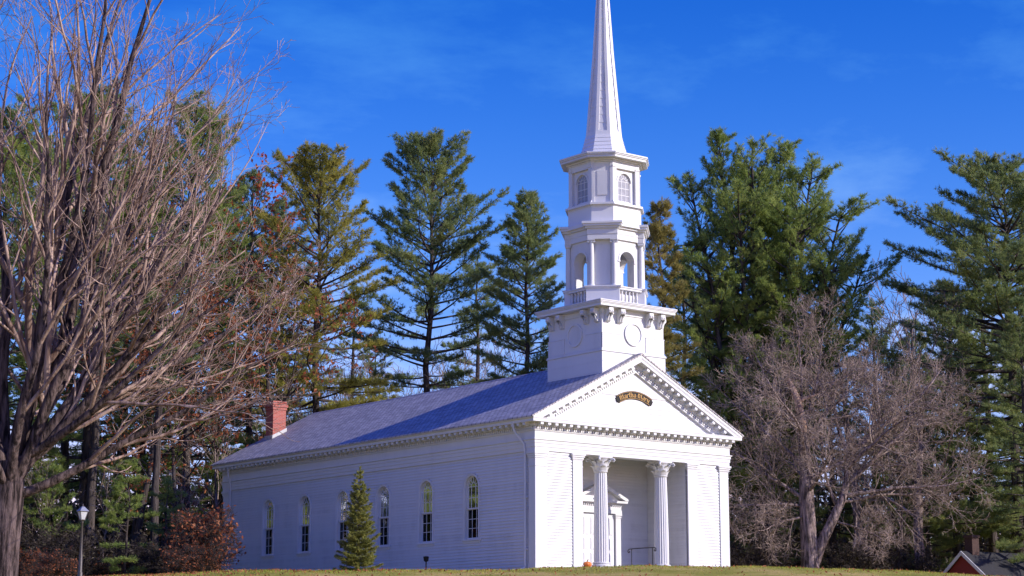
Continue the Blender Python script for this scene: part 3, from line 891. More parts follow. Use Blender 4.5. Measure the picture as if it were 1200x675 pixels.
# --- lantern
HL, BL = 1.575, .85
ln = MB()
ln.prism(octo(HL - .02, BL - .01), 16.56, 16.72)
ln.prism(octo(HL + .03, BL + .01), 16.58, 17.40)
ln.prism(octo(HL + .06, BL + .03), 17.40, 17.46); ln.prism(octo(HL + .16, BL + .07), 17.46, 17.56)
LZB, LZS, LR = 17.70, 18.72, .40
for k, n_ in enumerate(dirs4):
    u = Z.cross(n_)
    rec = HL - .14
    out = [(-BL + .1, 17.56), (BL - .1, 17.56), (BL - .1, 19.42), (-BL + .1, 19.42)]
    hole = [(-LR, LZB), (LR, LZB)] + [(LR * math.cos(PI * j / 14), LZS + LR * math.sin(PI * j / 14)) for j in range(15)]
    sheet_with_holes(ln, out, [hole], lambda a, z: C0 + n_ * rec + u * a + Z * z)
    m = len(hole)
    ln.add([C0 + n_ * rec + u * a + Z * z for a, z in hole] + [C0 + n_ * (rec - .2) + u * a + Z * z for a, z in hole],
           [(i, (i + 1) % m, m + (i + 1) % m, m + i) for i in range(m)])
    for s in (-1, 1):
        a, b = sorted((s * (BL - .24), s * (BL - .005))); ln.obox(C0, u, n_, Z, a, b, HL - .35, HL, 17.562, 19.62)
        ln.obox(C0, u, n_, Z, a - .015, b + .012, HL - .3, HL + .03, 17.562, 17.68); ln.obox(C0, u, n_, Z, a - .015, b + .012, HL - .3, HL + .03, 19.34, 19.42)
    ln.obox(C0, u, n_, Z, -BL + .23, BL - .23, HL - .3, HL - .01, 19.30, 19.62)
    for j in range(14):
        a0, a1 = PI * j / 14, PI * (j + 1) / 14
        q = lambda r_, a, d: C0 + n_ * (rec + d) + u * (r_ * math.cos(a)) + Z * (LZS + r_ * math.sin(a))
        ln.add([q(LR, a0, .035), q(LR + .08, a0, .035), q(LR + .08, a1, .035), q(LR, a1, .035), q(LR + .08, a0, 0), q(LR + .08, a1, 0)], [(0, 1, 2, 3), (1, 4, 5, 2)])
    dg = (n_ + u).normalized(); du = Z.cross(dg); rad = (HL + BL) / math.sqrt(2); hl = (HL - BL) / math.sqrt(2)
    ln.obox(C0, du, dg, Z, -hl + .004, hl - .004, rad - .25, rad - .05, 17.562, 19.62)
    for s in (-1, 1):
        a, b = sorted((s * (hl - .13), s * (hl - .004))); ln.obox(C0, du, dg, Z, a, b, rad - .2, rad - .002, 17.562, 19.62)
    ln.obox(C0, du, dg, Z, -.24, .24, rad - .1, rad - .02, 17.95, 19.15)
ln.prism(octo(HL - .16, BL - .08), 19.45, 19.66)
ln.prism(octo(HL - .75, BL - .30), 17.3, 19.5)
lant = ln.build('lantern', WHITE, tower)
lc = MB()
lc.prism(octo(HL + .03, BL + .01), 19.60, 19.66); lc.prism(octo(HL + .12, BL + .05), 19.66, 19.74); lc.prism(octo(HL + .36, BL + .15), 19.74, 19.86); lc.prism(octo(HL + .40, BL + .17), 19.86, 19.92); lc.prism(octo(HL + .44, BL + .18), 19.92, 20.0)
lc.build('lantern_cornice', WHITE, tower, bevel=.01)
for k, n_ in enumerate(dirs4):
    u = Z.cross(n_); rec = HL - .20; t = .014
    m_ = MB()
    o = C0 + n_ * rec
    for a in (-LR, LR - .04): m_.obox(o, u, n_, Z, a, a + .04, -.02, .03, LZB, LZS)
    m_.obox(o, u, n_, Z, -LR, LR, -.02, .03, LZB - .0, LZB + .05)
    for a in (-.133, .133): m_.obox(o, u, n_, Z, a - t, a + t, -.01, .018, LZB + .05, LZS)
    for j in range(1, 4): z = LZB + j * (LZS - LZB) / 3; m_.obox(o, u, n_, Z, -LR + .04, LR - .04, -.009, .017, z - t, z + t)
    for j in range(10):
        a0, a1 = PI * j / 10, PI * (j + 1) / 10
        for r_, w_ in ((.16, .014), (LR - .02, .02)):
            p = o + u * (r_ * math.cos(a0)) + Z * (LZS + r_ * math.sin(a0)); q = o + u * (r_ * math.cos(a1)) + Z * (LZS + r_ * math.sin(a1))
            d = (q - p); l_ = d.length; d.normalize(); m_.obox(p, d, n_, d.cross(n_), 0, l_, -.011, .019, -w_, w_)
    for an in (30, 60, 90, 120, 150):
        d = u * math.cos(R(an)) + Z * math.sin(R(an)); m_.obox(o + Z * LZS, d, n_, d.cross(n_), .16, LR - .02, -.008, .016, -t * .8, t * .8)
    m_.build('lantern_sash', WHITE, tower)
    g = MB(); lp = [(-LR, LZB), (LR, LZB)] + [(LR * math.cos(PI * j / 14), LZS + LR * math.sin(PI * j / 14)) for j in range(15)]
    g.extr([o + u * a + Z * z for a, z in lp], n_ * .004); g.build('lantern_pane', PALE_PANE, tower)

# --- spire
sp = MB()
prof = [(20.0, 1.25), (20.06, 1.20), (20.2, 1.14), (20.2, 1.16), (20.4, 1.08), (20.4, 1.10), (20.6, 1.02), (20.6, 1.04), (20.8, .965), (20.8, .985), (21.0, .92), (21.0, .935), (21.2, .875), (21.38, .855)]
def oc_ring(h): return octo(h, h * .414)
def loft(mb, prof):
    vs = []
    for z, h in prof: vs += [(x, y, z) for x, y in oc_ring(h)]
    fs = []
    for i in range(len(prof) - 1):
        for k in range(8): fs.append((8*i + k, 8*i + (k+1) % 8, 8*(i+1) + (k+1) % 8, 8*(i+1) + k))
    mb.add(vs, fs)
loft(sp, prof)
hz = lambda z: float(np.interp(z, [21.38, 22.35, 25.49, 28.19, 33.0], [.855, .775, .515, .335, .03]))
# recessed facets with courses of lapped boards
zz = np.arange(21.38, 32.4, .42); rp = []
for i in range(len(zz) - 1):
    k = .055 if hz(zz[i]) > .3 else .03
    rp += [(zz[i], hz(zz[i]) - k + .014), (zz[i + 1], hz(zz[i + 1]) - k)]
rp += [(33.0, .012)]
loft(sp, rp)
loft(sp, [(21.38, .855), (21.38, .80)])
spire = sp.build('spire', WHITE, tower)
rb = MB()
zs_ = [21.38, 22.35, 25.49, 28.19, 33.0]
for k in range(8):
    for i in range(4):
        z0, z1 = zs_[i], zs_[i + 1]; h0, h1 = hz(z0), hz(z1)
        A = [Vector((*p, z0)) for p in oc_ring(h0)]; B = [Vector((*p, z1)) for p in oc_ring(h1)]
        a, b = A[k], B[k]
        for nb in (-1, 1):
            c, d = A[(k + nb) % 8], B[(k + nb) % 8]
            w0, w1 = min(.15, h0 * .26), min(.15, h1 * .26)
            a2 = a + (c - a).normalized() * w0; b2 = b + (d - b).normalized() * w1
            ctr = C0 + Z * ((z0 + z1) / 2)
            inn_ = lambda p, z: p + ((C0 + Z * z) - p).normalized() * .075
            v = [a, a2, b2, b, inn_(a2, z0), inn_(b2, z1)]
            if nb < 0: rb.add(v, [(3, 2, 1, 0), (1, 2, 5, 4)])
            else: rb.add(v, [(0, 1, 2, 3), (1, 4, 5, 2)])
rb.build('spire_ribs', WHITE, tower)
fi = MB(); fi.lathe((CX, CY, 32.9), [(.04, 0), (.10, .1), (.10, .2), (.03, .3), (.02, 1.0), (.005, 1.3)], 12); fi.build('finial', GOLD, tower, smooth=True)

# ------------------------------------------------------------------ sign in the pediment
SX, SZ, SR = 5.97, 8.28, 2.05      # crown of the arc and its radius
sign = thing('church_sign', 'arched black sign with gold blackletter writing in the white gable', 'sign', (SX, -.05, SZ))
def arc_pt(a, r, y): return (SX + r * math.sin(a), y, SZ - SR + r * math.cos(a))
HA = .53
def arc_band(mb, a0, a1, r0, r1, y0, y1, n=24):
    vs = []
    for k in range(n + 1):
        a = a0 + (a1 - a0) * k / n
        vs += [arc_pt(a, r0, y0), arc_pt(a, r1, y0), arc_pt(a, r1, y1), arc_pt(a, r0, y1)]
    fs = [(0, 1, 2, 3), (4*n + 3, 4*n + 2, 4*n + 1, 4*n)]
    for k in range(n):
        for j in range(4): fs.append((4*k + j, 4*(k+1) + j, 4*(k+1) + (j+1) % 4, 4*k + (j+1) % 4))
    mb.add(vs, fs)
s = MB(); arc_band(s, -HA, HA, SR - .19, SR + .19, -.05, .005); arc_band(s, -HA - .045, -HA, SR - .12, SR + .12, -.048, .004, 2); arc_band(s, HA, HA + .045, SR - .12, SR + .12, -.048, .004, 2)
s.build('board', BLACKPAINT, sign)
s = MB(); arc_band(s, -HA + .012, HA - .012, SR + .152, SR + .164, -.058, -.045); arc_band(s, -HA + .012, HA - .012, SR - .164, SR - .152, -.058, -.045)
s.build('border', GOLD, sign)
GL = {'M': (1.12, [[(.1, 0), (.1, 1.35)], [(.1, 1.35), (.48, 1.1), (.48, 0)], [(.48, 1.1), (.88, 1.35), (.88, .15), (1.02, 0)]]),
      'a': (.66, [[(.12, .88), (.48, 1.0), (.48, .12), (.60, 0)], [(.48, .56), (.12, .42), (.12, .12), (.3, 0), (.46, .15)]]),
      'r': (.54, [[(.12, 0), (.12, .92)], [(.12, .72), (.36, 1.0), (.48, .85)]]),
      't': (.48, [[(.2, 1.4), (.2, .12), (.40, 0)], [(0.02, .95), (.42, .95)]]),
      'h': (.64, [[(.12, 0), (.12, 1.5)], [(.12, .8), (.38, 1.0), (.50, .85), (.50, .1), (.42, -.15)]]),
      'y': (.64, [[(.12, 1.0), (.12, .3), (.26, .08), (.48, .2)], [(.50, 1.0), (.50, -.1), (.2, -.42)]]),
      '-': (.50, [[(.06, .46), (.42, .54)]])}
text = 'Martha-Mary'
tot = sum(GL[c][0] for c in text); hgt = .15; span = 2 * (HA - .06) * SR
sx = span / tot
lt = MB(); pen = 0
nib = Vector((math.cos(R(42)), math.sin(R(42)))) * .075
for c in text:
    wd, strokes = GL[c]
    for st_ in strokes:
        for p, q in zip(st_[:-1], st_[1:]):
            p, q = Vector(p), Vector(q)
            d = (q - p).normalized() * .03
            quad = [p - nib - d, p + nib - d, q + nib + d, q - nib + d]
            if (quad[1] - quad[0]).cross(quad[2] - quad[0]) < 0: quad.reverse()
            P = []
            for v in quad:
                a = -HA + .06 + (pen + v.x) * sx / SR
                P.append(arc_pt(a, SR - .10 + (v.y) * hgt, -.062))
            lt.extr(P, (0, .015, 0))
    pen += wd
lt.build('lettering', GOLD, sign)

# ------------------------------------------------------------------ small things
hr = thing('handrail', 'black iron handrail with curled ends on the porch steps', 'handrail', (6.0, -.4, .15))
m = MB()
def scroll(y, dy, z):
    return [(6, y, z), (6, y + dy * .10, z - .01), (6, y + dy * .17, z - .06), (6, y + dy * .17, z - .13), (6, y + dy * .11, z - .17), (6, y + dy * .05, z - .13), (6, y + dy * .08, z - .09)]
m.tube(scroll(-1.18, -1, 1.13)[::-1] + [(6, -.4, 1.135)] + scroll(.40, 1, 1.13), .024, 8); m.build('rail', DARKMETAL, hr, smooth=True)
for y, z in ((-1.12, -.55), (.32, .15)):
    m = MB(); m.tube([(6, y, z), (6, y, 1.13)], .02, 8); m.build('post', DARKMETAL, hr, smooth=True)

pk = thing('pumpkin', 'small orange pumpkin at the foot of the left porch pilaster', 'pumpkin', (2.93, -.10, .15))
m = MB()
n, r_ = 40, .185; vs = []; fs = []
for i in range(13):
    t = PI * i / 12
    for k in range(n):
        a = 2 * PI * k / n; rib = 1 - .07 * abs(math.cos(a * 5)) ** .5 * math.sin(t)
        rr = r_ * math.sin(t) * (1.05 - .05 * math.cos(t)) * (1.07 - (1 - rib))
        z = .15 - .145 * math.cos(t) - (.05 if i == 12 else 0) - (.02 if i == 11 else 0)
        vs.append((2.93 + rr * math.cos(a), -.10 + rr * math.sin(a), .15 + z))
for i in range(12):
    for k in range(n): fs.append((i*n + k, i*n + (k+1) % n, (i+1)*n + (k+1) % n, (i+1)*n + k))
m.add(vs, fs); m.build('body', PUMPKIN, pk, smooth=True)
m = MB(); m.tube([(2.93, -.10, .41), (2.935, -.10, .455), (2.95, -.11, .50), (2.98, -.11, .52)], [.035, .025, .022, .028], 7); m.build('stem', STEMMAT, pk, smooth=True)

fx, fy = at(502, 87.5); fz = g1(fx, fy)  # small dark object of uncertain use, shaped as a head on a stake
fl_ = thing('ground_fixture', 'small dark floodlight on the grass below the church windows', 'fixture', (fx, fy, fz))
m = MB(); m.tube([(fx, fy, fz - .1), (fx, fy, fz + .52)], .03, 8); m.build('stake', DARKMETAL, fl_)
m = MB(); u = Vector((.62, .78, 0)); m.lathe((fx, fy, fz + .5), [(.05, 0), (.11, .05), (.13, .2), (.14, .24), (.05, .26)], 12); m.build('fixture_head', DARKMETAL, fl_, smooth=True)

# lantern post
lx, ly = at(108, 74); lz = g1(lx, ly)
ztop = z_at(lx, ly, 591)
lamp = thing('lamp_post', 'slim weathered lamp post with glass lantern in front of the woods', 'street lamp', (lx, ly, lz))
m = MB(); zl = ztop - .62
m.lathe((lx, ly, 0), [(.10, lz - .2), (.10, lz + .25), (.075, lz + .3), (.075, lz + .9), (.055, lz + 1.0), (.045, zl - .12), (.06, zl - .1), (.06, zl - .06), (.035, zl - .04), (.035, zl)], 12); m.build('post', LAMPMETAL, lamp, smooth=True)
def sq(h): return [(lx - h, ly - h), (lx + h, ly - h), (lx + h, ly + h), (lx - h, ly + h)]
m = MB(); m.prism(sq(.09), zl, zl + .03); 
for s1 in (-1, 1):
    for s2 in (-1, 1): m.tube([(lx + s1 * .085, ly + s2 * .085, zl + .02), (lx + s1 * .16, ly + s2 * .16, zl + .33)], .012, 4)
m.prism(sq(.17), zl + .325, zl + .345); fr_ = m.build('lantern_frame', LAMPMETAL, lamp)
m = MB(); m.prism(sq(.075), zl + .03, zl + .325, sq(.148)); m.build('glass', mat_simple('frosted_glass', (.45, .46, .47), (.55, .56, .58), 6, .2, 0), lamp)
m = MB(); m.prism(sq(.19), zl + .346, zl + .36, sq(.18)); m.prism(sq(.18), zl + .36, zl + .53, sq(.05)); m.build('cap', LAMPCAP, lamp)
m = MB(); m.lathe((lx, ly, zl + .53), [(.045, 0), (.03, .03), (.035, .06), (.008, .12)], 8); m.build('finial', LAMPMETAL, lamp)

# red shed beyond the crest on the right
hx, hy = at(1112, 106); gz = g1(hx, hy); zrg = z_at(hx, hy, 645.5)
shed = thing('shed', 'small red shed with dark roof and white gable trim under the pines', 'shed', (hx, hy, gz))
rd = (Vector((rt.x, rt.y, 0)) * math.cos(R(35)) + Vector((HF.x, HF.y, 0)) * math.sin(R(35))).normalized(); wd = Z.cross(rd)
O = Vector((hx, hy, 0)); SLP = .82; LG = 4.7; HWD = 2.0
ze = zrg - .12 - HWD * SLP
m = MB(); m.obox(O, rd, wd, Z, .25, LG - .25, -HWD + .15, HWD - .15, gz - .3, ze + .05)
m.extr([O + rd * .25 + wd * (-HWD + .15) + Z * (ze + .05), O + rd * .25 + wd * (HWD - .15) + Z * (ze + .05), O + rd * .25 + Z * (zrg - .1)], rd * (LG - .5)); m.build('wall', REDWALL, shed)
m = MB()
for s in (-1, 1):
    m.extr([O + rd * .05 + Z * zrg, O + rd * .05 + wd * (s * (HWD + .15)) + Z * (zrg - (HWD + .15) * SLP), O + rd * .05 + wd * (s * (HWD + .15)) + Z * (zrg - .1 - (HWD + .15) * SLP), O + rd * .05 + Z * (zrg - .1)], rd * LG)
sr = m.build('roof', DARKROOF, shed)
m = MB()
for s in (-1, 1):
    m.extr([O + Z * (zrg - .005), O + wd * (s * (HWD + .14)) + Z * (zrg - .005 - (HWD + .14) * SLP), O + wd * (s * (HWD + .14)) + Z * (zrg - .23 - (HWD + .14) * SLP), O + Z * (zrg - .23)], rd * .048)
m.build('gable_trim', WHITE, shed)
cO = O + rd * .95
m = MB(); m.obox(cO, rd, wd, Z, -.28, .28, -.28, .28, zrg - .6, zrg + .75); m.obox(cO, rd, wd, Z, -.33, .33, -.33, .33, zrg + .75, zrg + .9); m.build('chimney', mat_simple('dark_brick', (.04, .022, .018), (.08, .04, .03), 12, .9, .4), sr)  # chimney in very dark brown brick

# ------------------------------------------------------------------ vegetation
def tubes(polys, sides):
    """polys: list of (pts, radii) -> verts, quad faces (tapered tubes, open ends)"""
    by = {}
    for p, r in polys: by.setdefault(len(p), []).append((p, r))
    V = []; F = []; base = 0
    for K, lst in by.items():
        P = np.array([[tuple(q) for q in p] for p, _ in lst], float); Rr = np.array([r for _, r in lst], float)
        T = np.empty_like(P); T[:, 1:-1] = P[:, 2:] - P[:, :-2]; T[:, 0] = P[:, 1] - P[:, 0]; T[:, -1] = P[:, -1] - P[:, -2]
        T /= np.linalg.norm(T, axis=2, keepdims=True) + 1e-9
        mean = P[:, -1] - P[:, 0]
        ref = np.where((np.abs(mean[:, 2]) > .75 * np.linalg.norm(mean, axis=1))[:, None], np.array([[1., 0, 0]]), np.array([[0, 0, 1.]]))
        A = np.cross(T, ref[:, None, :]); A /= np.linalg.norm(A, axis=2, keepdims=True) + 1e-9
        B = np.cross(T, A)
        an = np.arange(sides) * 2 * PI / sides
        ring_ = P[:, :, None, :] + Rr[:, :, None, None] * (np.cos(an)[None, None, :, None] * A[:, :, None, :] + np.sin(an)[None, None, :, None] * B[:, :, None, :])
        n = len(lst)
        V.append(ring_.reshape(-1, 3))
        idx = base + np.arange(n * K * sides).reshape(n, K, sides)
        a = idx[:, :-1, :]; b = np.roll(a, -1, 2); c = np.roll(idx[:, 1:, :], -1, 2); d = idx[:, 1:, :]
        F.append(np.stack([a, b, c, d], -1).reshape(-1, 4)); base += n * K * sides
    return np.concatenate(V), np.concatenate(F)

def blades(rng, P, D, k, ln, wd, spread):
    """k needle blades (thin triangles) about every tuft"""
    n = len(P)
    d = np.repeat(D, k, 0) + rng.normal(0, spread, (n * k, 3)); d /= np.linalg.norm(d, axis=1, keepdims=True) + 1e-9
    l = rng.uniform(ln * .7, ln * 1.2, (n * k, 1)); o = np.repeat(P, k, 0) + rng.normal(0, ln * .12, (n * k, 3))
    s = np.cross(d, rng.normal(0, 1, (n * k, 3))); s /= np.linalg.norm(s, axis=1, keepdims=True) + 1e-9
    w_ = rng.uniform(wd * .7, wd * 1.3, (n * k, 1))
    v = np.stack([o - s * w_, o + s * w_, o + d * l], 1).reshape(-1, 3)
    return v

def leaf_quads(rng, P, size):
    n = len(P)
    a = rng.normal(0, 1, (n, 3)); a /= np.linalg.norm(a, axis=1, keepdims=True)
    b = np.cross(a, rng.normal(0, 1, (n, 3))); b /= np.linalg.norm(b, axis=1, keepdims=True)
    s = rng.uniform(.6, 1.2, (n, 1)) * size
    v = np.stack([P - a * s, P + b * s * .5, P + a * s, P - b * s * .5], 1).reshape(-1, 3)
    return v

def pine_data(seed, H, z0, prof, asc=(5, 45), nl=(4, 7), ws=.8, dens=1.0, leaders=None, ln=.26, wd=.0165, k=10, tr=.30, curl=.10, dead=6, gap=.12, azb=None, side=None):
    """white pine: whorled limbs carrying flat sprays of needle tufts"""
    rng = np.random.default_rng(seed)
    wood = []; TP = []; TD = []
    px_, pr_ = zip(*prof)
    Rf = lambda t: float(np.interp(t, px_, pr_))
    heads = leaders or [((0, 0), (0, 0), z0, H, 1.0)]
    # trunk below the crown and the leaders
    tp = [(0, 0, -.4), (0.02, 0, .0), (.0, .02, z0 * .5), (heads[0][0][0] * .3, heads[0][0][1] * .3, z0)]
    if leaders: wood.append((tp, [tr * 1.35, tr * 1.12, tr, tr * .92]))
    for (bx, by), (tx, ty), za, zb, sc_ in heads:
        wob = rng.normal(0, .10, (9, 2))
        zs = np.linspace(za if leaders else 0, zb, 9); tt = np.linspace(0, 1, 9)
        if leaders:
            x = bx + (tx - bx) * tt ** .8; y = by + (ty - by) * tt ** .8
        else:
            x = np.zeros(9); y = np.zeros(9)
        x = x + wob[:, 0] * (tt > 0) * (tt < 1); y = y + wob[:, 1] * (tt > 0) * (tt < 1)
        rad = tr * (.72 if leaders else 1.05) * (1 - tt) ** .8 + .02
        pts = list(zip(x, y, zs))
        if not leaders: pts = [(0, 0, -.5)] + pts; rad = np.concatenate([[tr * 1.4], rad])
        wood.append((pts, list(rad)))
        axis = lambda z: np.array([np.interp(z, zs, x), np.interp(z, zs, y), z])
        # dead stubs below the crown
        for j in range(dead):
            z = rng.uniform(max(za * .35, 1.5), za + 1) if not leaders else rng.uniform(za, za + 2)
            a = rng.uniform(0, 2 * PI); l = rng.uniform(.5, 2.2); h = np.array([math.cos(a), math.sin(a), rng.uniform(-.2, .25)])
            p = axis(z); wood.append(([p, p + h * l * .5, p + h * l], [.035, .025, .012]))
        z = za if not leaders else za + .5; az0 = rng.uniform(0, 6)
        while z < zb - .35:
            t = (z - z0) / (H - z0)
            n = int(rng.integers(*nl))
            az0 += rng.uniform(.4, 1.4)
            for j in range(n):
                if rng.random() < gap: continue
                a = az0 + 2 * PI * j / n + rng.normal(0, .25)
                Lm = Rf(t) * sc_ * rng.uniform(.55, 1.12) * (1.15 if rng.random() < .12 else 1)
                if side is not None: Lm *= 1 + .2 * math.cos(a - side)
                if Lm < .3: Lm = .3
                el = R(asc[0] + (asc[1] - asc[0]) * t + rng.normal(0, 7))
                mr = zb + .15 - z - .4 * curl * Lm
                if Lm * math.sin(el) > mr: el = math.asin(max(-.1, min(1, mr / Lm)))
                h = np.array([math.cos(a), math.sin(a), 0.])
                o = axis(z + rng.uniform(-.15, .15))
                ss = np.linspace(0, 1, 6); bend = rng.normal(0, .06) * Lm
                sd = np.array([-h[1], h[0], 0])
                def cur(s_):
                    s_ = np.asarray(s_, float)[:, None]
                    return o + h * (Lm * math.cos(el)) * s_ + np.array([0, 0, 1.]) * (Lm * math.sin(el) * s_ + curl * Lm * (s_ * s_ - .6 * s_)) + sd * bend * np.sin(s_ * PI)
                r0 = min(.018 + .013 * Lm, tr * .5)
                wood.append((list(cur(ss)), list(np.linspace(r0, .008, 6))))
                nb = max(6, int(Lm * 9.6 * dens))
                s_ = rng.uniform(.22 if Lm > 2 else .1, 1, nb) ** .75
                p = cur(s_)
                sg = rng.choice([-1, 1], nb) * rng.uniform(R(28), R(72), nb)
                hd = h[None] * np.cos(sg)[:, None] + sd[None] * np.sin(sg)[:, None]
                hd[:, 2] += rng.uniform(.05, .55, nb) + math.sin(max(el, 0)) * .4
                bl_ = np.minimum(.95, .22 * Lm * (1.15 - s_) + .18) * rng.uniform(.6, 1.2, nb)
                for fr_ in (.35, .7, 1.0):
                    q = p + hd * (bl_ * fr_)[:, None] + rng.normal(0, .07, (nb, 3)); TP.append(q); TD.append(hd + np.array([0, 0, .35]))
                tip = cur(rng.uniform(.9, 1.02, 4)); TP.append(tip); TD.append(np.tile(h * .8 + [0, 0, .5], (4, 1)))
            z += ws * rng.uniform(.65, 1.35) * (1 - .45 * t)
        tt_ = rng.uniform(0, 1, 26) ** .6; TP.append(np.array([axis(zb - 1.1 + 1.15 * q) for q in tt_]) + rng.normal(0, .10, (26, 3))); TD.append(np.tile([0, 0, 1.], (26, 1)) + rng.normal(0, .3, (26, 3)))
    TP = np.concatenate(TP); TD = np.concatenate(TD); TD /= np.linalg.norm(TD, axis=1, keepdims=True) + 1e-9
    v = blades(rng, TP, TD, k, ln, wd, .55)
    return wood, v

def pine_mesh(name, leafmat, bark=None, **kw):
    wood, v = pine_data(**kw)
    wv, wf = tubes(wood, 7)
    return np_mesh(name + '_trunk', wv, wf, bark or BARK_PINE, True), np_mesh(name + '_crown', v, np.arange(len(v)).reshape(-1, 3), leafmat)

def place(name, meshes, parts, label, cat, x, y, rz=0, s=1.0, group=None, sink=.1):
    t = thing(name, label, cat, (x, y, g1(x, y) - sink), group)
    t.rotation_euler = (0, 0, rz); t.scale = (s, s, s)
    for n_, m in zip(parts, meshes): obj(n_, m, t)
    return t
def ttop(px, dep, py):
    x, y = at(px, dep)
    return x, y, z_at(x, y, py) - g1(x, y) + .1

TC = ('trunk', 'crown')
# pines left of and behind the chapel -------------------------------------
x, y, H = ttop(505, 128, 168)
place('pine_tree', pine_mesh('pineA', PINE_DARK, seed=3, H=H, z0=13.5, prof=[(0, 2.8), (.12, 4.8), (.35, 5.6), (.55, 5.2), (.75, 4.5), (.9, 3.2), (.97, 2.0), (1, .8)], asc=(0, 54), nl=(5, 8), ws=.85, dens=1.1, tr=.32, gap=.15),
      TC, 'tall dark pine with layered upswept limbs standing clear behind the middle of the church roof', 'pine tree', x, y, .4)
x, y, H = ttop(619, 124, 226)
place('pine_tree', pine_mesh('pineB', PINE_DARK, seed=8, H=H, z0=8.5, prof=[(0, 4.0), (.2, 4.5), (.5, 3.6), (.8, 2.1), (.95, 1.0), (1, .4)], asc=(-6, 42), nl=(5, 8), ws=.75, dens=1.1, tr=.26, gap=.15),
      TC, 'narrow pointed pine just left of the steeple, behind the roof', 'pine tree', x, y, 1.2)
x, y, H = ttop(372, 117, 187)
place('pine_tree', pine_mesh('pineY', PINE_YEL, seed=12, H=H, z0=10, prof=[(0, 5.6), (.15, 6.4), (.4, 5.0), (.6, 4.7), (.8, 4.2), (.92, 3.0), (.97, 2.0), (1, .8)], asc=(-10, 60), nl=(4, 7), ws=.85, dens=1.05, tr=.30, gap=.18, curl=.14),
      TC, 'yellow green pine with rounded top and drooping lower limbs, left of the tall dark pine', 'pine tree', x, y, 2.0)
left = pine_mesh('pineL', PINE_MID, seed=21, H=32.0, z0=7, prof=[(0, 4.2), (.2, 4.8), (.5, 4.6), (.75, 4.2), (.9, 2.8), (.97, 1.8), (1, .7)], asc=(-5, 58), nl=(4, 7), ws=.95, dens=.95, tr=.34, gap=.15, k=10)
left2 = pine_mesh('pineM', PINE_DARK, seed=27, H=30.0, z0=9, prof=[(0, 3.6), (.3, 4.4), (.6, 4.0), (.85, 2.4), (1, .4)], asc=(0, 48), nl=(4, 6), ws=1.0, dens=.95, tr=.30, gap=.18, k=10)
for px, dep, py, rz, ms, h0, lab in ((2, 119, 128, .3, left, 32, 'green pine at the far left edge behind the big bare tree'),
                             (108, 123, 108, 2.2, left, 32, 'tallest dark green pine seen through the middle of the big bare tree'),
                             (172, 132, 150, 4.4, left2, 30, 'dark slender pine between two broader ones behind the big bare tree'),
                             (222, 124, 122, 5.1, left, 32, 'broad green pine behind the right side of the big bare tree'),
                             (295, 130, 200, 3.3, left2, 30, 'pine beside the red leaved oak, above the chimney'),
                             (52, 138, 165, 1.1, left, 32, 'pine filling the gap left of the tallest dark green pine'),
                             (150, 141, 205, 3.9, left, 32, 'hazy pine deep in the woods between the two broad ones'),
                             (258, 138, 225, .7, left, 32, 'pine deep in the woods left of the red leaved oak'),
                             (330, 142, 235, 2.7, left2, 30, 'pine deep in the woods just above the chimney top')):
    x, y, H = ttop(px, dep, py)
    place('pine_tree', ms, TC, lab, 'pine tree', x, y, rz, H / h0, 'pines behind the bare tree on the left')

# pines right of the steeple ------------------------------------------------
x, y, H = ttop(890, 117, 160)
k0 = 9.5
rx = Vector((rt.x, rt.y)); fx2 = HF
def lp(l, d): v = rx * l + fx2 * d; return (v.x, v.y)
place('pine_tree', pine_mesh('pineBig', PINE_MID, seed=33, H=H, z0=5.5,
      leaders=[((0, 0), lp(-2.4, 0), 5.5, H, .9), ((0, 0), lp(-.4, -1.2), 6.0, H - .7, .9), ((0, 0), lp(1.6, .2), 6.0, H - .5, .9), ((0, 0), lp(3.4, -.6), 6.2, H - 2.2, .9), ((0, 0), lp(5.4, -.2), 6.5, H - 4.8, .95), ((0, 0), lp(6.8, .6), 6.5, H - 8.2, .8), ((0, 0), lp(-4.2, .6), 6.5, H - 2.8, .85), ((0, 0), lp(-5.6, .0), 6.5, H - 6.6, .8), ((0, 0), lp(.4, 2.4), 6.5, H - 1.8, .9), ((0, 0), lp(-1.6, -2.6), 6.5, H - 4.6, .9), ((0, 0), lp(2.4, -2.8), 6.5, H - 5.4, .9), ((0, 0), lp(4.6, -2.2), 6.5, H - 8.2, .8), ((0, 0), lp(-3.6, -2.2), 6.5, H - 8.5, .8)],
      prof=[(0, 3.2), (.2, 4.2), (.5, 4.0), (.75, 3.2), (.9, 2.2), (1, .9)], asc=(4, 66), nl=(3, 6), ws=1.05, dens=.68, tr=.42, gap=.12, curl=.24, dead=3, k=10),
      TC, 'very large broad pine with many upright leaders right of the steeple', 'pine tree', x, y)
x, y, H = ttop(776, 108, 238)
place('pine_tree', pine_mesh('pineBrown', PINE_BRN, seed=41, H=H, z0=9, prof=[(0, 1.9), (.3, 2.2), (.7, 1.6), (1, .4)], asc=(0, 50), nl=(3, 6), ws=.7, dens=1.0, tr=.2, gap=.15, k=10),
      TC, 'slim brownish pine close to the right side of the steeple', 'pine tree', x, y)
x, y, H = ttop(1180, 113, 192)
place('pine_tree', pine_mesh('pineEdge', PINE_DARK, seed=47, H=H, z0=4, prof=[(0, 5.2), (.3, 6.0), (.6, 6.3), (.76, 5.4), (.88, 3.8), (.96, 2.4), (1, 1.0)], asc=(-12, 32), nl=(5, 9), ws=.85, dens=1.1, tr=.34, gap=.1, curl=.16, side=math.atan2(-rt.y, -rt.x)),
      TC, 'big spreading pine at the right edge with long limbs reaching left', 'pine tree', x, y)
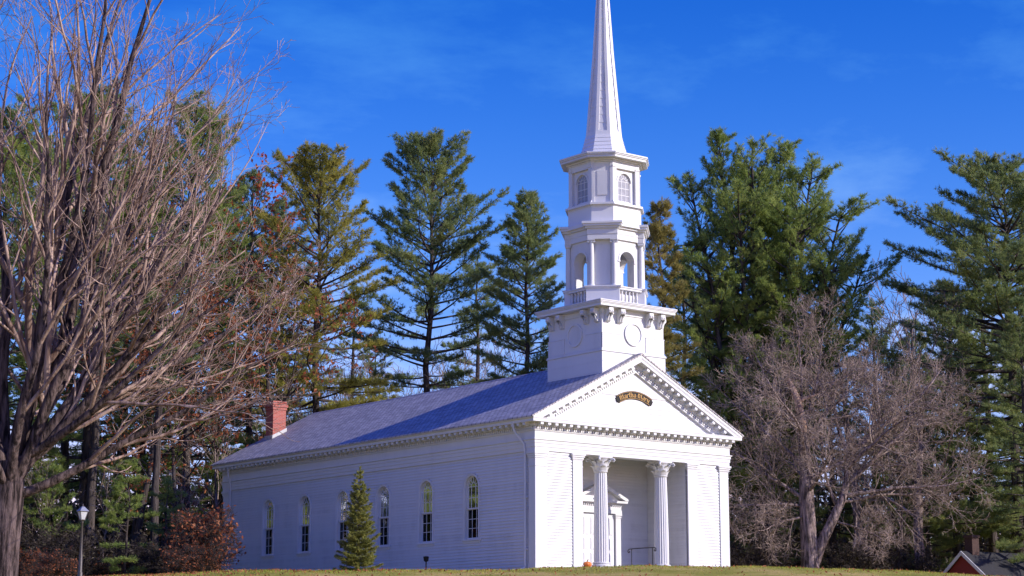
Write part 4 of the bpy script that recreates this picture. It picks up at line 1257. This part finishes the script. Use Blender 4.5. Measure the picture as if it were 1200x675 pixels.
wood1 = pine_mesh('pineW', PINE_DARK, seed=52, H=24.0, z0=6, prof=[(0, 3.4), (.25, 4.2), (.6, 3.4), (.85, 2.0), (1, .4)], asc=(-8, 40), nl=(4, 6), ws=.95, dens=.95, tr=.32, gap=.15, k=10)
wood2 = pine_mesh('pineV', PINE_DARK, seed=58, H=22.0, z0=3.2, prof=[(0, 3.6), (.25, 3.9), (.6, 3.0), (.85, 1.7), (1, .3)], asc=(-12, 38), nl=(4, 6), ws=.9, dens=.95, tr=.26, gap=.15, k=10)
for px, dep, py, rz, ms, h0, lab in (
    (838, 124, 330, .2, wood2, 22, 'bright green pine low behind the right gable slope'),
    (800, 134, 300, 1.1, wood1, 24, 'dark pine half hidden by the steeple and the big pine'),
    (905, 133, 360, 2.5, wood1, 24, 'dark pine directly behind the bare tree with the broken top'),
    (968, 126, 345, 3.9, wood2, 22, 'mid green pine between the two bare trees on the right'),
    (1020, 131, 352, .9, wood1, 24, 'dark pine behind the crown of the second bare tree'),
    (1066, 140, 375, 4.8, wood2, 22, 'pine behind the thin bare saplings on the right'),
    (1108, 125, 340, 5.6, wood1, 24, 'dark pine standing just behind the red shed'),
    (1150, 132, 300, 1.9, wood1, 24, 'dark pine under the long limbs of the pine at the right edge'),
    (1192, 107, 350, 2.2, wood2, 22, 'low boughed green pine in front of the big pine at the right edge'),
    (1128, 119, 395, 3.4, wood2, 22, 'pine with drooping boughs right above the shed roof'),
    (1045, 124, 415, 1.4, wood2, 22, 'half grown pine behind the second bare tree'),
    (1210, 122, 260, 2.9, wood2, 22, 'green pine cut by the right edge of the picture'),
    (1075, 117, 470, .5, wood2, 22, 'small pine with low green boughs left of the red shed'),
    (880, 120, 455, 4.1, wood2, 22, 'small pine beside the right corner of the church')):
    x, y, H = ttop(px, dep, py)
    place('pine_tree', ms, TC, lab, 'pine tree', x, y, rz, H / h0, 'pines in the woods on the right')
for i in range(18):
    px = (-70, -130, -200, -270, -350, -430, -100, -170, -240, -320, -400, -480, -560, -640, -520, -600, -700, -760)[i]
    x, y = at(px, 88 + (i * 37) % 34); k_ = (2, 0, 2, 1)[i % 4]
    place('pine_tree', (left, left2, wood2)[k_], TC, 'pine standing beyond the left edge of the picture', 'pine tree', x, y, i * 1.7, (.85 + .05 * (i % 4)) * (1, 1, 1.2)[k_], 'pines beyond the left edge of the picture')
for i, (x, y) in enumerate(((50, -3), (56, 3), (47, 4), (60, -5), (53, 10))):
    place('pine_tree', wood2, TC, 'pine standing beyond the right edge of the picture', 'pine tree', x, y, i * 1.9, .95 + .07 * (i % 3), 'pines beyond the right edge of the picture')
for i, (x, y) in enumerate(((-17, 33), (-22, 43), (-30, 52), (-14.5, 41), (-27, 36), (-36, 44), (-20, 25), (-40, 58), (-24, 56), (-33, 33))):
    place('pine_tree', wood2, TC, 'pine standing beyond the left edge of the picture', 'pine tree', x, y, i * 2.3, .95 + .06 * (i % 4), 'pines beyond the left edge of the picture')
# low pines under the bare tree
low = pine_mesh('pineLow', PINE_MID, seed=64, H=9.0, z0=.8, prof=[(0, 2.4), (.3, 2.6), (.7, 1.7), (1, .3)], asc=(-6, 35), nl=(4, 6), ws=.85, dens=1.0, tr=.10, gap=.28, ln=.24, k=10, dead=0)
for px, dep, py, rz, lab in ((160, 90, 540, .4, 'young bright green pine with low boughs, between lamp post and church'),
                        (70, 96, 545, 2.4, 'young pine behind the trunk of the big bare tree'),
                        (205, 96, 560, 4.4, 'young pine deeper in the woods, beside the left corner of the church'),
                        (-40, 108, 500, 1.4, 'young pine beyond the left edge of the picture')):
    x, y, H = ttop(px, dep, py)
    place('young_pine', low, TC, lab, 'pine tree', x, y, rz, H / 9.0, 'young pines in the left woods')
# dark bare trunks of the left woods
pole = pine_mesh('pinePole', PINE_DARK, seed=71, H=26.0, z0=14, prof=[(0, 2.6), (.4, 3.2), (.8, 2.0), (1, .3)], asc=(0, 45), nl=(3, 6), ws=1.1, dens=.85, tr=.30, gap=.2, k=10, dead=14)
for px, dep, py, rz, s_, lab in ((117, 108, 200, .3, 1, 'pine with straight dark trunk right behind the lamp post'),
                        (191, 100, 260, 2.3, 1, 'pine with pale grey lit trunk between lamp post and church'),
                        (86, 124, 190, 3.3, 1, 'dark trunked pine between bare tree and lamp post'),
                        (225, 112, 240, 5.3, 1, 'pine with dark trunk next to the russet oak bush by the church'),
                        (150, 130, 210, 1.3, 1, 'thin dark pine trunk deep in the woods right of the lamp post'),
                        (415, 138, 330, 1.9, 1, 'distant pine behind the roof ridge left of the tall dark pine'),
                        (560, 142, 300, 3.9, 1, 'distant pine between the tall dark pine and the narrow pointed one'),
                        (440, 146, 395, .9, 1, 'distant low pine between the yellow green pine and the tall dark pine')):
    x, y, H = ttop(px, dep, py)
    place('pine_tree', pole, TC, lab, 'pine tree', x, y, rz, H / 26.0, 'long trunked pines in the left woods')

# small spruce before the side wall
x, y, H = ttop(425, 81, 547)
def spruce():
    rng = np.random.default_rng(91); wood = [([(0, 0, -.2), (0, 0, H * .5), (0.02, 0, H * .85), (.02, 0.01, H + .05)], [.07, .05, .02, .006])]
    TP = []; TD = []
    z = .12
    while z < H - .25:
        t = z / H; n = int(rng.integers(6, 10)); a0 = rng.uniform(0, 6)
        Rm = 1.0 * (1 - t) ** .92 + .04
        if t > .82: n = 4
        for j in range(n):
            a = a0 + 2 * PI * j / n + rng.normal(0, .2); l = Rm * rng.uniform(.6, 1.12); h = np.array([math.cos(a), math.sin(a), 0]); sd = np.array([-h[1], h[0], 0])
            el = -.1 + .9 * t + rng.normal(0, .1)
            cur = lambda s_: np.array([0, 0, z]) + h * (l * s_)[:, None] + np.array([0, 0, 1.]) * (l * (el * s_ + .22 * s_ * s_))[:, None]
            wood.append((list(cur(np.linspace(0, 1, 4))), [.014, .01, .007, .004]))
            nb = max(4, int(l * 26)); s_ = rng.uniform(.15, 1, nb); p = cur(s_)
            sg = rng.choice([-1, 1], nb) * rng.uniform(.5, 1.1, nb); hd = h * np.cos(sg)[:, None] + sd * np.sin(sg)[:, None]; hd[:, 2] += rng.uniform(-.1, .3, nb)
            bl_ = (.30 * l * (1.1 - s_) + .05)
            for fr_ in (.1, .4, .7, 1.): TP.append(p + hd * (bl_ * fr_)[:, None]); TD.append(hd)
        z += .14 * rng.uniform(.8, 1.2) + .07 * t
    zz_ = rng.uniform(H - .5, H, 30); TP.append(np.stack([.02 + 0 * zz_, 0 * zz_, zz_], 1)); TD.append(np.tile([0, 0, 1.], (30, 1)) + rng.normal(0, .4, (30, 3)))
    TP = np.concatenate(TP); TD = np.concatenate(TD)
    v = blades(rng, TP, TD, 6, .10, .011, .6)
    wv, wf = tubes(wood, 5)
    return np_mesh('spruce_trunk', wv, wf, BARK_PINE, True), np_mesh('spruce_crown', v, np.arange(len(v)).reshape(-1, 3), SPRUCE)
place('spruce_tree', spruce(), TC, 'small conical young spruce on the lawn in front of the church windows', 'spruce tree', x, y)

# bare trees ------------------------------------------------------------------
rnd = random.Random(7)
def rvec(rg): 
    while True:
        v = Vector((rg.uniform(-1, 1), rg.uniform(-1, 1), rg.uniform(-1, 1)))
        if .05 < v.length < 1: return v.normalized()
def grow(rg, p, d, Lg, r0, lvl, cfg, out):
    c = cfg[lvl]; n = c['n']; step = Lg / n
    pts = [p.copy()]; rad = [r0]; dirs = [d.copy()]
    rend = max(r0 * c.get('taper', .35), cfg['rmin'])
    q = p.copy(); dd = d.copy()
    for i in range(n):
        dd = (dd + rvec(rg) * c['wob'] + Vector((0, 0, c['up']))).normalized()
        q = q + dd * step
        pts.append(q.copy()); rad.append(r0 + (rend - r0) * (i + 1) / n); dirs.append(dd.copy())
    out[lvl].append((pts, rad))
    if lvl + 1 >= cfg['levels']: return
    nc = c['kids']; ph = rg.uniform(0, 6.28)
    if isinstance(nc, float): nc = int(nc * Lg + .5)
    for k in range(nc):
        t = c['start'] + (1 - c['start']) * (k + rg.uniform(.1, .9)) / nc
        f = t * n; i = min(int(f), n - 1); fr_ = f - i
        bp = pts[i].lerp(pts[i + 1], fr_); bd = dirs[i].lerp(dirs[i + 1], fr_).normalized()
        ax = bd.orthogonal().normalized(); ph += 2.4 + rg.uniform(-.5, .5)
        side_ = Quaternion(bd, ph) @ ax
        an = R(c['ang'] + rg.uniform(-c['angv'], c['angv']))
        nd = (bd * math.cos(an) + side_ * math.sin(an)).normalized()
        rr = rad[i] + (rad[i + 1] - rad[i]) * fr_
        grow(rg, bp, nd, max(Lg * c['lr'] * (1.15 - .65 * t) * rg.uniform(.7, 1.25), cfg['lmin']), max(rr * c['rr'] * rg.uniform(.8, 1.1), cfg['rmin']), lvl + 1, cfg, out)

def bare_mesh(name, out, split, bark, twig, sides=(12, 7, 5, 4, 3, 3)):
    v1, f1 = [], []; b = 0
    for l in range(split):
        if not out[l]: continue
        v, f = tubes(out[l], sides[l]); v1.append(v); f1.append(f + b); b += len(v)
    m1 = np_mesh(name + '_trunk', np.concatenate(v1), np.concatenate(f1), bark, True)
    v1, f1 = [], []; b = 0
    for l in range(split, len(out)):
        if not out[l]: continue
        v, f = tubes(out[l], sides[l]); v1.append(v); f1.append(f + b); b += len(v)
    m2 = np_mesh(name + '_crown', np.concatenate(v1), np.concatenate(f1), twig, False)
    return m1, m2

# the big bare maple on the left
bx, by = at(20, 58); bz = g1(bx, by)
zc_ = z_at(bx, by, 556) - bz
RX = Vector((rt.x, rt.y, 0)); FX = Vector((HF.x, HF.y, 0))
def maple():
    rg = random.Random(11)
    cfg = {'levels': 5, 'rmin': .0062, 'lmin': .25,
           0: dict(n=9, wob=.12, up=.055, kids=9, start=.14, ang=30, angv=12, lr=.52, rr=.62, taper=.16),
           1: dict(n=7, wob=.17, up=.06, kids=5, start=.16, ang=33, angv=14, lr=.5, rr=.62, taper=.22),
           2: dict(n=5, wob=.20, up=.06, kids=4, start=.15, ang=36, angv=15, lr=.52, rr=.62, taper=.35),
           3: dict(n=3, wob=.2, up=.06, kids=2, start=.2, ang=36, angv=12, lr=.55, rr=.7, taper=.5),
           4: dict(n=2, wob=.12, up=.03, kids=0, start=.3, ang=35, angv=10, lr=.5, rr=.7, taper=.7)}
    out = [[] for _ in range(6)]
    tp = [Vector((-.05, 0, -.5)), Vector((0, 0, 0)), Vector((.0, 0, .6)), Vector((.04, 0, zc_ * .45)), Vector((.06, .02, zc_ * .8)), Vector((.1, 0, zc_ + .4))]
    out[5].append((tp, [.72, .56, .47, .43, .48, .42]))
    limbs = [(0, 88, 16.5, .26), (20, 76, 16.5, .22), (-35, 78, 17, .24), (160, 80, 16, .22), (200, 68, 14, .2), (8, 66, 14.5, .23), (-22, 60, 13.4, .2), (40, 57, 13.2, .18),
             (-2, 50, 12.2, .22), (28, 42, 11.0, .17), (4, 36, 11.2, .20), (-18, 27, 9.8, .16), (8, 16, 9.2, .16),
             (175, 52, 12.5, .2), (150, 36, 11, .18), (215, 34, 11, .18), (80, 58, 12, .16), (-80, 58, 13, .17), (-105, 44, 12, .15), (185, 22, 9, .14)]
    for k, (az, el, lg, r_) in enumerate(limbs):
        a = R(az + rg.uniform(-5, 5)); e = R(el)
        d = (RX * math.cos(a) + FX * math.sin(a)) * math.cos(e) + Vector((0, 0, math.sin(e)))
        p0 = Vector((.08, 0, zc_ + rg.uniform(-.8, .3))) + d * .15
        grow(rg, p0, d, lg, r_, 0, cfg, out)
    ordered = [out[5] + [], out[0], out[1], out[2], out[3], out[4]]
    return bare_mesh('maple', ordered, 2, BARK_MAPLE, TWIG_RED, (14, 8, 6, 4, 3, 3))
place('bare_tree', maple(), TC, 'big leafless tree at the left edge with many upswept grey branches over the church roof', 'bare tree', bx, by, sink=0)

# the old bare tree with a broken top, right of the church
bx, by = at(941, 103); bz = g1(bx, by)
def oldtree():
    rg = random.Random(23)
    cfg = {'levels': 5, 'rmin': .0085, 'lmin': .3,
           0: dict(n=8, wob=.17, up=.0, kids=9, start=.18, ang=48, angv=16, lr=.50, rr=.55, taper=.2),
           1: dict(n=6, wob=.20, up=.015, kids=6, start=.12, ang=45, angv=16, lr=.52, rr=.6, taper=.25),
           2: dict(n=4, wob=.22, up=.03, kids=5, start=.12, ang=42, angv=15, lr=.55, rr=.65, taper=.4),
           3: dict(n=3, wob=.2, up=.05, kids=3, start=.15, ang=38, angv=14, lr=.6, rr=.75, taper=.6),
           4: dict(n=2, wob=.15, up=.04, kids=0, start=.3, ang=35, angv=10, lr=.5, rr=.7, taper=.8)}
    out = [[] for _ in range(6)]
    V_ = lambda l, d, z: RX * l + FX * d + Vector((0, 0, z))
    out[5].append(([V_(.05, 0, -.6), V_(0, 0, .05), V_(-.05, 0, .7), V_(-.08, 0, 2.4), V_(-.15, 0, 4.5), V_(-.1, .05, 6.5), V_(-.30, 0, 8.6)], [.80, .62, .52, .46, .42, .36, .27]))
    out[5].append(([V_(.1, -.05, .9), V_(.45, -.1, 2.0), V_(1.1, -.2, 3.3), V_(1.75, -.2, 4.6), V_(2.1, 0, 5.7), V_(2.2, .1, 7.2)], [.30, .31, .27, .22, .18, .13]))
    for (l, d, z), az, el, lg, r_ in (((-.25, 0, 8.3), 75, 70, 5.0, .12), ((-.25, 0, 8.0), 20, 68, 5.2, .12), ((-.2, 0, 7.6), 165, 62, 4.8, .11), ((-.1, 0, 4.6), 175, 28, 4.8, .13), ((-.1, 0, 5.6), 10, 42, 5.5, .14), ((-.1, 0, 6.2), 170, 48, 5.2, .13), ((-.2, 0, 7.2), 30, 55, 5.0, .12), ((-.25, 0, 8.0), 140, 55, 4.4, .11),
            ((-.15, 0, 6.8), 250, 40, 5.0, .12), ((-.1, 0, 5.2), 95, 35, 5, .12), ((-.1, 0, 4.2), 190, 12, 4.2, .10), ((-.1, 0, 3.7), 200, -5, 3.6, .08), ((-.2, 0, 7.8), 0, 62, 4.8, .11), ((-.1, 0, 5.0), -60, 30, 4.5, .11),
            ((2.05, 0, 5.5), 8, 34, 6.6, .15), ((2.15, .1, 6.9), 20, 55, 6.0, .14), ((2.2, .1, 7.1), 120, 60, 5.0, .12), ((1.8, -.1, 4.8), -15, 18, 6.5, .13), ((2.12, 0, 6.3), -50, 40, 5.2, .12), ((1.6, -.1, 4.1), 200, 62, 4.6, .10), ((2.2, 0, 7.0), -5, 42, 6.4, .14), ((1.7, -.1, 4.5), 0, 5, 5.0, .10), ((1.2, -.1, 3.5), -30, -12, 3.6, .07)):
        a = R(az); e = R(el); dd = (RX * math.cos(a) + FX * math.sin(a)) * math.cos(e) + Vector((0, 0, math.sin(e)))
        grow(rg, V_(l, d, z), dd, lg * (1.24 if l < 1 else 1.16), r_, 0, cfg, out)
    m = bare_mesh('oldtree', [out[5], out[0], out[1], out[2], out[3], out[4]], 2, BARK_OLD, TWIG_GREY, (14, 7, 5, 4, 3, 3))
    sv, sf = tubes([([V_(-.28, -.03, 8.3), V_(-.32, 0, 9.2), V_(-.5, 0, 10.2), V_(-.85, 0, 11.0), V_(-1.15, 0, 11.7)], [.29, .24, .20, .13, .04]),
                    ([V_(-.5, 0, 9.9), V_(-.1, 0, 10.2), V_(.4, .0, 10.35), V_(.75, 0, 10.5)], [.13, .10, .07, .03])], 8)
    return m + (np_mesh('oldtree_snag', sv, sf, SCAR, True),)
ot = place('bare_tree', oldtree(), ('trunk', 'crown', 'broken_top'), 'old spreading bare tree with forked trunk and pale broken top, right of the church', 'bare tree', bx, by, sink=0)

def twiggy(seed, H, spread, tr, levels=5):
    rg = random.Random(seed)
    cfg = {'levels': levels, 'rmin': .009, 'lmin': .3,
           0: dict(n=7, wob=.08, up=.05, kids=11, start=.28, ang=spread, angv=12, lr=.5, rr=.45, taper=.12),
           1: dict(n=5, wob=.14, up=.05, kids=6, start=.15, ang=38, angv=12, lr=.5, rr=.6, taper=.25),
           2: dict(n=4, wob=.17, up=.05, kids=5, start=.12, ang=38, angv=14, lr=.55, rr=.65, taper=.4),
           3: dict(n=3, wob=.17, up=.05, kids=3, start=.2, ang=36, angv=14, lr=.6, rr=.75, taper=.6),
           4: dict(n=2, wob=.15, up=.04, kids=0, start=.3, ang=35, angv=10, lr=.5, rr=.7, taper=.8)}
    out = [[] for _ in range(5)]
    grow(rg, Vector((0, 0, -.3)), Vector((.03, .02, 1)).normalized(), H * .86, tr, 0, cfg, out)
    return bare_mesh('twiggy%d' % seed, out, 1, BARK_OLD, TWIG_GREY, (9, 5, 4, 3, 3))
tw1 = twiggy(31, 14, 50, .30); tw2 = twiggy(37, 11, 36, .13, 4)
x, y, H = ttop(1068, 112, 352)
place('bare_tree', tw1, TC, 'second bare tree with dense purplish twigs, between the old bare tree and the shed', 'bare tree', x, y, .8, H / 14)
x, y, H = ttop(1000, 118, 352)
place('bare_tree', tw1, TC, 'bare tree with dense twigs standing behind the old forked tree', 'bare tree', x, y, 3.1, H / 14)
for px, dep, py, rz, lab in ((352, 132, 430, .3, 'thin bare sapling above the chimney'), (398, 130, 405, 1.7, 'thin bare sapling behind the ridge, left of the tall dark pine'), (452, 134, 400, 2.9, 'thin bare sapling against the sky just left of the tall dark trunk'),
                        (548, 136, 405, 4.2, 'thin bare sapling against the sky just right of the tall dark trunk'), (480, 145, 415, 5.0, 'farthest bare sapling seen low over the roof'),
                        (385, 124, 432, 2.2, 'thin bare sapling close behind the roof ridge above the fourth window'), (428, 122, 425, 3.3, 'thin bare sapling rising behind the ridge left of the dark pine trunk'), (530, 126, 395, .7, 'thin bare sapling behind the ridge between the two dark pines'), (572, 128, 385, 5.6, 'thin bare sapling behind the ridge under the narrow pointed pine'), (318, 116, 440, 4.9, 'thin bare sapling right behind the chimney'),
                        (1060, 128, 305, .9, 'slender bare tree rising between the two big pines on the right'), (1082, 134, 330, 2.2, 'slender bare tree next to the pine at the right edge'),
                        (268, 112, 460, 3.7, 'thin bare tree at the left corner of the church'), (130, 100, 540, 5.2, 'thin bare sapling just right of the lamp post'), (220, 96, 545, 1.1, 'thin bare sapling before the russet oak bush'),
                        (70, 96, 530, 2.6, 'thin bare sapling left of the lamp post'),
                        (900, 112, 520, 4.4, 'small bare sapling right beside the church'), (985, 110, 500, 5.5, 'small bare sapling right of the forked trunk'), (1040, 113, 510, .2, 'small bare sapling left of the shed')):
    x, y, H = ttop(px, dep, py)
    place('bare_sapling', tw2, TC, lab, 'bare sapling', x, y, rz, H / 11, 'bare saplings at the wood edge')

# trees and bushes still holding brown leaves
def leafy(seed, H, mat, nleaf, size, shrub=False):
    rg = random.Random(seed); rng = np.random.default_rng(seed)
    cfg = {'levels': 4, 'rmin': .007, 'lmin': .2,
           0: dict(n=6, wob=.10, up=.04, kids=11, start=.1 if shrub else .35, ang=50, angv=14, lr=.55, rr=.5, taper=.15),
           1: dict(n=4, wob=.16, up=.03, kids=8, start=.2, ang=42, angv=14, lr=.5, rr=.6, taper=.3),
           2: dict(n=3, wob=.18, up=.02, kids=6, start=.2, ang=40, angv=14, lr=.5, rr=.65, taper=.5),
           3: dict(n=2, wob=.18, up=0, kids=0, start=.3, ang=40, angv=14, lr=.5, rr=.7, taper=.7)}
    out = [[] for _ in range(4)]
    if shrub:
        for k in range(6):
            a = k * 1.05 + rg.uniform(0, .5)
            grow(rg, Vector((.1 * math.cos(a), .1 * math.sin(a), -.1)), Vector((.45 * math.cos(a), .45 * math.sin(a), 1)).normalized(), H * .8 * rg.uniform(.7, 1.1), .035, 0, dict(cfg, **{'0': 0}), out)
    else: grow(rg, Vector((0, 0, -.3)), Vector((0, 0, 1)), H * .88, H * .014, 0, cfg, out)
    tips = np.array([tuple(p) for l in (2, 3) for pts, _ in out[l] for p in pts[1:]])
    P = tips[rng.integers(0, len(tips), nleaf)] + rng.normal(0, .09, (nleaf, 3))
    v = leaf_quads(rng, P, size)
    b, f = [], []; k = 0
    for l in range(4):
        a_, c_ = tubes(out[l], (7, 5, 3, 3)[l]); b.append(a_); f.append(c_ + k); k += len(a_)
    return np_mesh('leafy_trunk', np.concatenate(b), np.concatenate(f), BARK_PINE, True), np_mesh('leafy_crown', v, np.arange(len(v)).reshape(-1, 4), mat)
bush = leafy(81, 3.2, RUSSET, 1500, .085, True); bush2 = leafy(83, 2.6, RUSSET, 900, .08, True); brush = leafy(84, 3.0, SCRUB, 900, .08, True)
for px, dep, py, rz, ms, wx, lab in ((244, 90.5, 578, .3, bush, 1.0, 'tallest russet leaved oak bush against the left corner of the church'), (226, 87, 640, 1.5, bush2, 1.5, 'low russet bush left of the church corner'), (84, 86, 642, 2.2, bush2, 1.4, 'russet bush just left of the lamp post'),
                        (55, 90, 634, 4.0, bush, 1.1, 'russet bush close behind the trunk of the big bare tree'), (137, 94, 648, 5.1, bush2, 1.3, 'small russet bush just right of the lamp post'), (-10, 92, 630, .9, bush, 1.2, 'russet bush left of the bare tree trunk'),
                        (252, 88, 632, 2.9, bush2, 1.2, 'russet bush touching the church corner near the ground'), (64, 85, 656, .6, bush2, 1.2, 'lowest russet bush at the foot of the bare tree')):
    x, y, H = ttop(px, dep, py); k_ = max(H, .9) / (3.2 if ms is bush else 2.6)
    o = place('oak_bush', ms, ('stems', 'leaves'), lab, 'bush', x, y, rz, 1, 'russet oak bushes in the left woods'); o.scale = (k_ * wx, k_ * wx, k_)
for px, dep, py, rz, lab in ((100, 93, 610, .2, 'brown twiggy brush behind the lamp post'), (180, 95, 618, 1.3, 'brown twiggy brush below the young bright green pine'), (205, 90, 630, 2.2, 'brown twiggy brush between green pine and russet bushes'), (36, 95, 605, 3.3, 'brown twiggy brush behind the big bare trunk'), (875, 104, 618, 4.2, 'brown twiggy brush at the right corner of the church'), (1000, 108, 622, 5.2, 'brown twiggy brush right of the forked trunk'), (1052, 110, 630, .8, 'brown twiggy brush left of the shed')):
    x, y, H = ttop(px, dep, py); k_ = max(H, 1) / 3.0
    o = place('brush', brush, ('stems', 'leaves'), lab, 'bush', x, y, rz, 1, 'brown brush under the trees'); o.scale = (k_ * 1.3, k_ * 1.3, k_)
oak = leafy(85, 26, REDLEAF, 3800, .15)
x, y, H = ttop(268, 126, 205)
place('oak_tree', oak, TC, 'oak still holding red leaves, behind the fine twigs above the chimney', 'oak tree', x, y, .6, H / 26)
oak2 = leafy(87, 20, RUSSET, 2800, .14)
for px, dep, py, rz, lab in ((165, 108, 330, 1.2, 'oak with sparse brown leaves behind the bare tree branches, above the lamp post'), (228, 108, 395, 4.2, 'smaller oak with brown leaves left of the chimney'), (332, 113, 285, 3.2, 'oak with sparse brown leaves left of the yellow green pine')):
    x, y, H = ttop(px, dep, py)
    place('oak_tree', oak2, TC, lab, 'oak tree', x, y, rz, H / 20, 'brown leaved oaks')

# the far wood behind: one mass of brush, trunks and low boughs
def woodland():
    rng = np.random.default_rng(99)
    V, F = [], []; b = 0
    wood = []
    for i in range(1200):
        l = rng.uniform(-62, 62); d = rng.uniform(142, 185)
        x_, y_ = CAM.x + rt.x * l + HF.x * d, CAM.y + rt.y * l + HF.y * d
        z_ = g1(x_, y_); h = rng.uniform(5, 15); t = rng.normal(0, .06, 2) * h; r_ = rng.uniform(.04, .2)
        wood.append(([(x_, y_, z_ - .3), (x_ + t[0] * .5, y_ + t[1] * .5, z_ + h * .5), (x_ + t[0], y_ + t[1], z_ + h)], [r_, r_ * .8, r_ * .2]))
        for j in range(7):
            f_ = rng.uniform(.15, 1); a = rng.uniform(0, 6.3); q = np.array([x_ + t[0] * f_, y_ + t[1] * f_, z_ + h * f_]); dd = np.array([math.cos(a), math.sin(a), rng.uniform(0, 1.2)]) * rng.uniform(.8, 2.5)
            wood.append(([q, q + dd * .5 + [0, 0, .05], q + dd], [.03, .02, .01]))
    wv, wf = tubes(wood, 4)
    n = 330000
    l = rng.uniform(-64, 64, n); d = rng.uniform(140, 190, n)
    cl = .5 + .5 * np.sin(l * .55 + np.sin(d * .3) * 2) * np.sin(d * .45 + 1.3)
    x_ = CAM.x + rt.x * l + HF.x * d; y_ = CAM.y + rt.y * l + HF.y * d
    h = rng.uniform(0, 1, n) ** 1.3 * (5.5 + 7.5 * cl)
    P = np.stack([x_, y_, ground(x_, y_) + h], 1)
    lv = leaf_quads(rng, P, .27)
    m = np_mesh('woodland', np.concatenate([wv, lv]), np.concatenate([wf, len(wv) + np.arange(n * 4).reshape(-1, 4)]), SCRUB)
    o = obj('woodland', m); tag(o, 'far dark wood of trunks and brush closing the view behind the pines', 'woods', kind='stuff')
woodland()

def litter():
    rng = np.random.default_rng(17); n = 2600
    lat = np.concatenate([rng.uniform(-24, 22, n // 2), rng.normal(-14, 5, n // 2)]); dep = CD + 2 - np.abs(rng.normal(0, 5, n))
    x = CAM.x + lat * rt.x + dep * HF.x; y = CAM.y + lat * rt.y + dep * HF.y
    ok = ~((x > -.3) & (x < 12.3) & (y > -1.2)); x, y = x[ok], y[ok]
    P = np.stack([x, y, ground(x, y) + rng.uniform(.03, .07, len(x))], 1)
    v = leaf_quads(rng, P, .06)
    o = obj('fallen_leaves', np_mesh('fallen_leaves', v, np.arange(len(v)).reshape(-1, 4), RUSSET)); tag(o, 'brown fallen leaves scattered over the lawn', 'fallen leaves', kind='stuff')
litter()
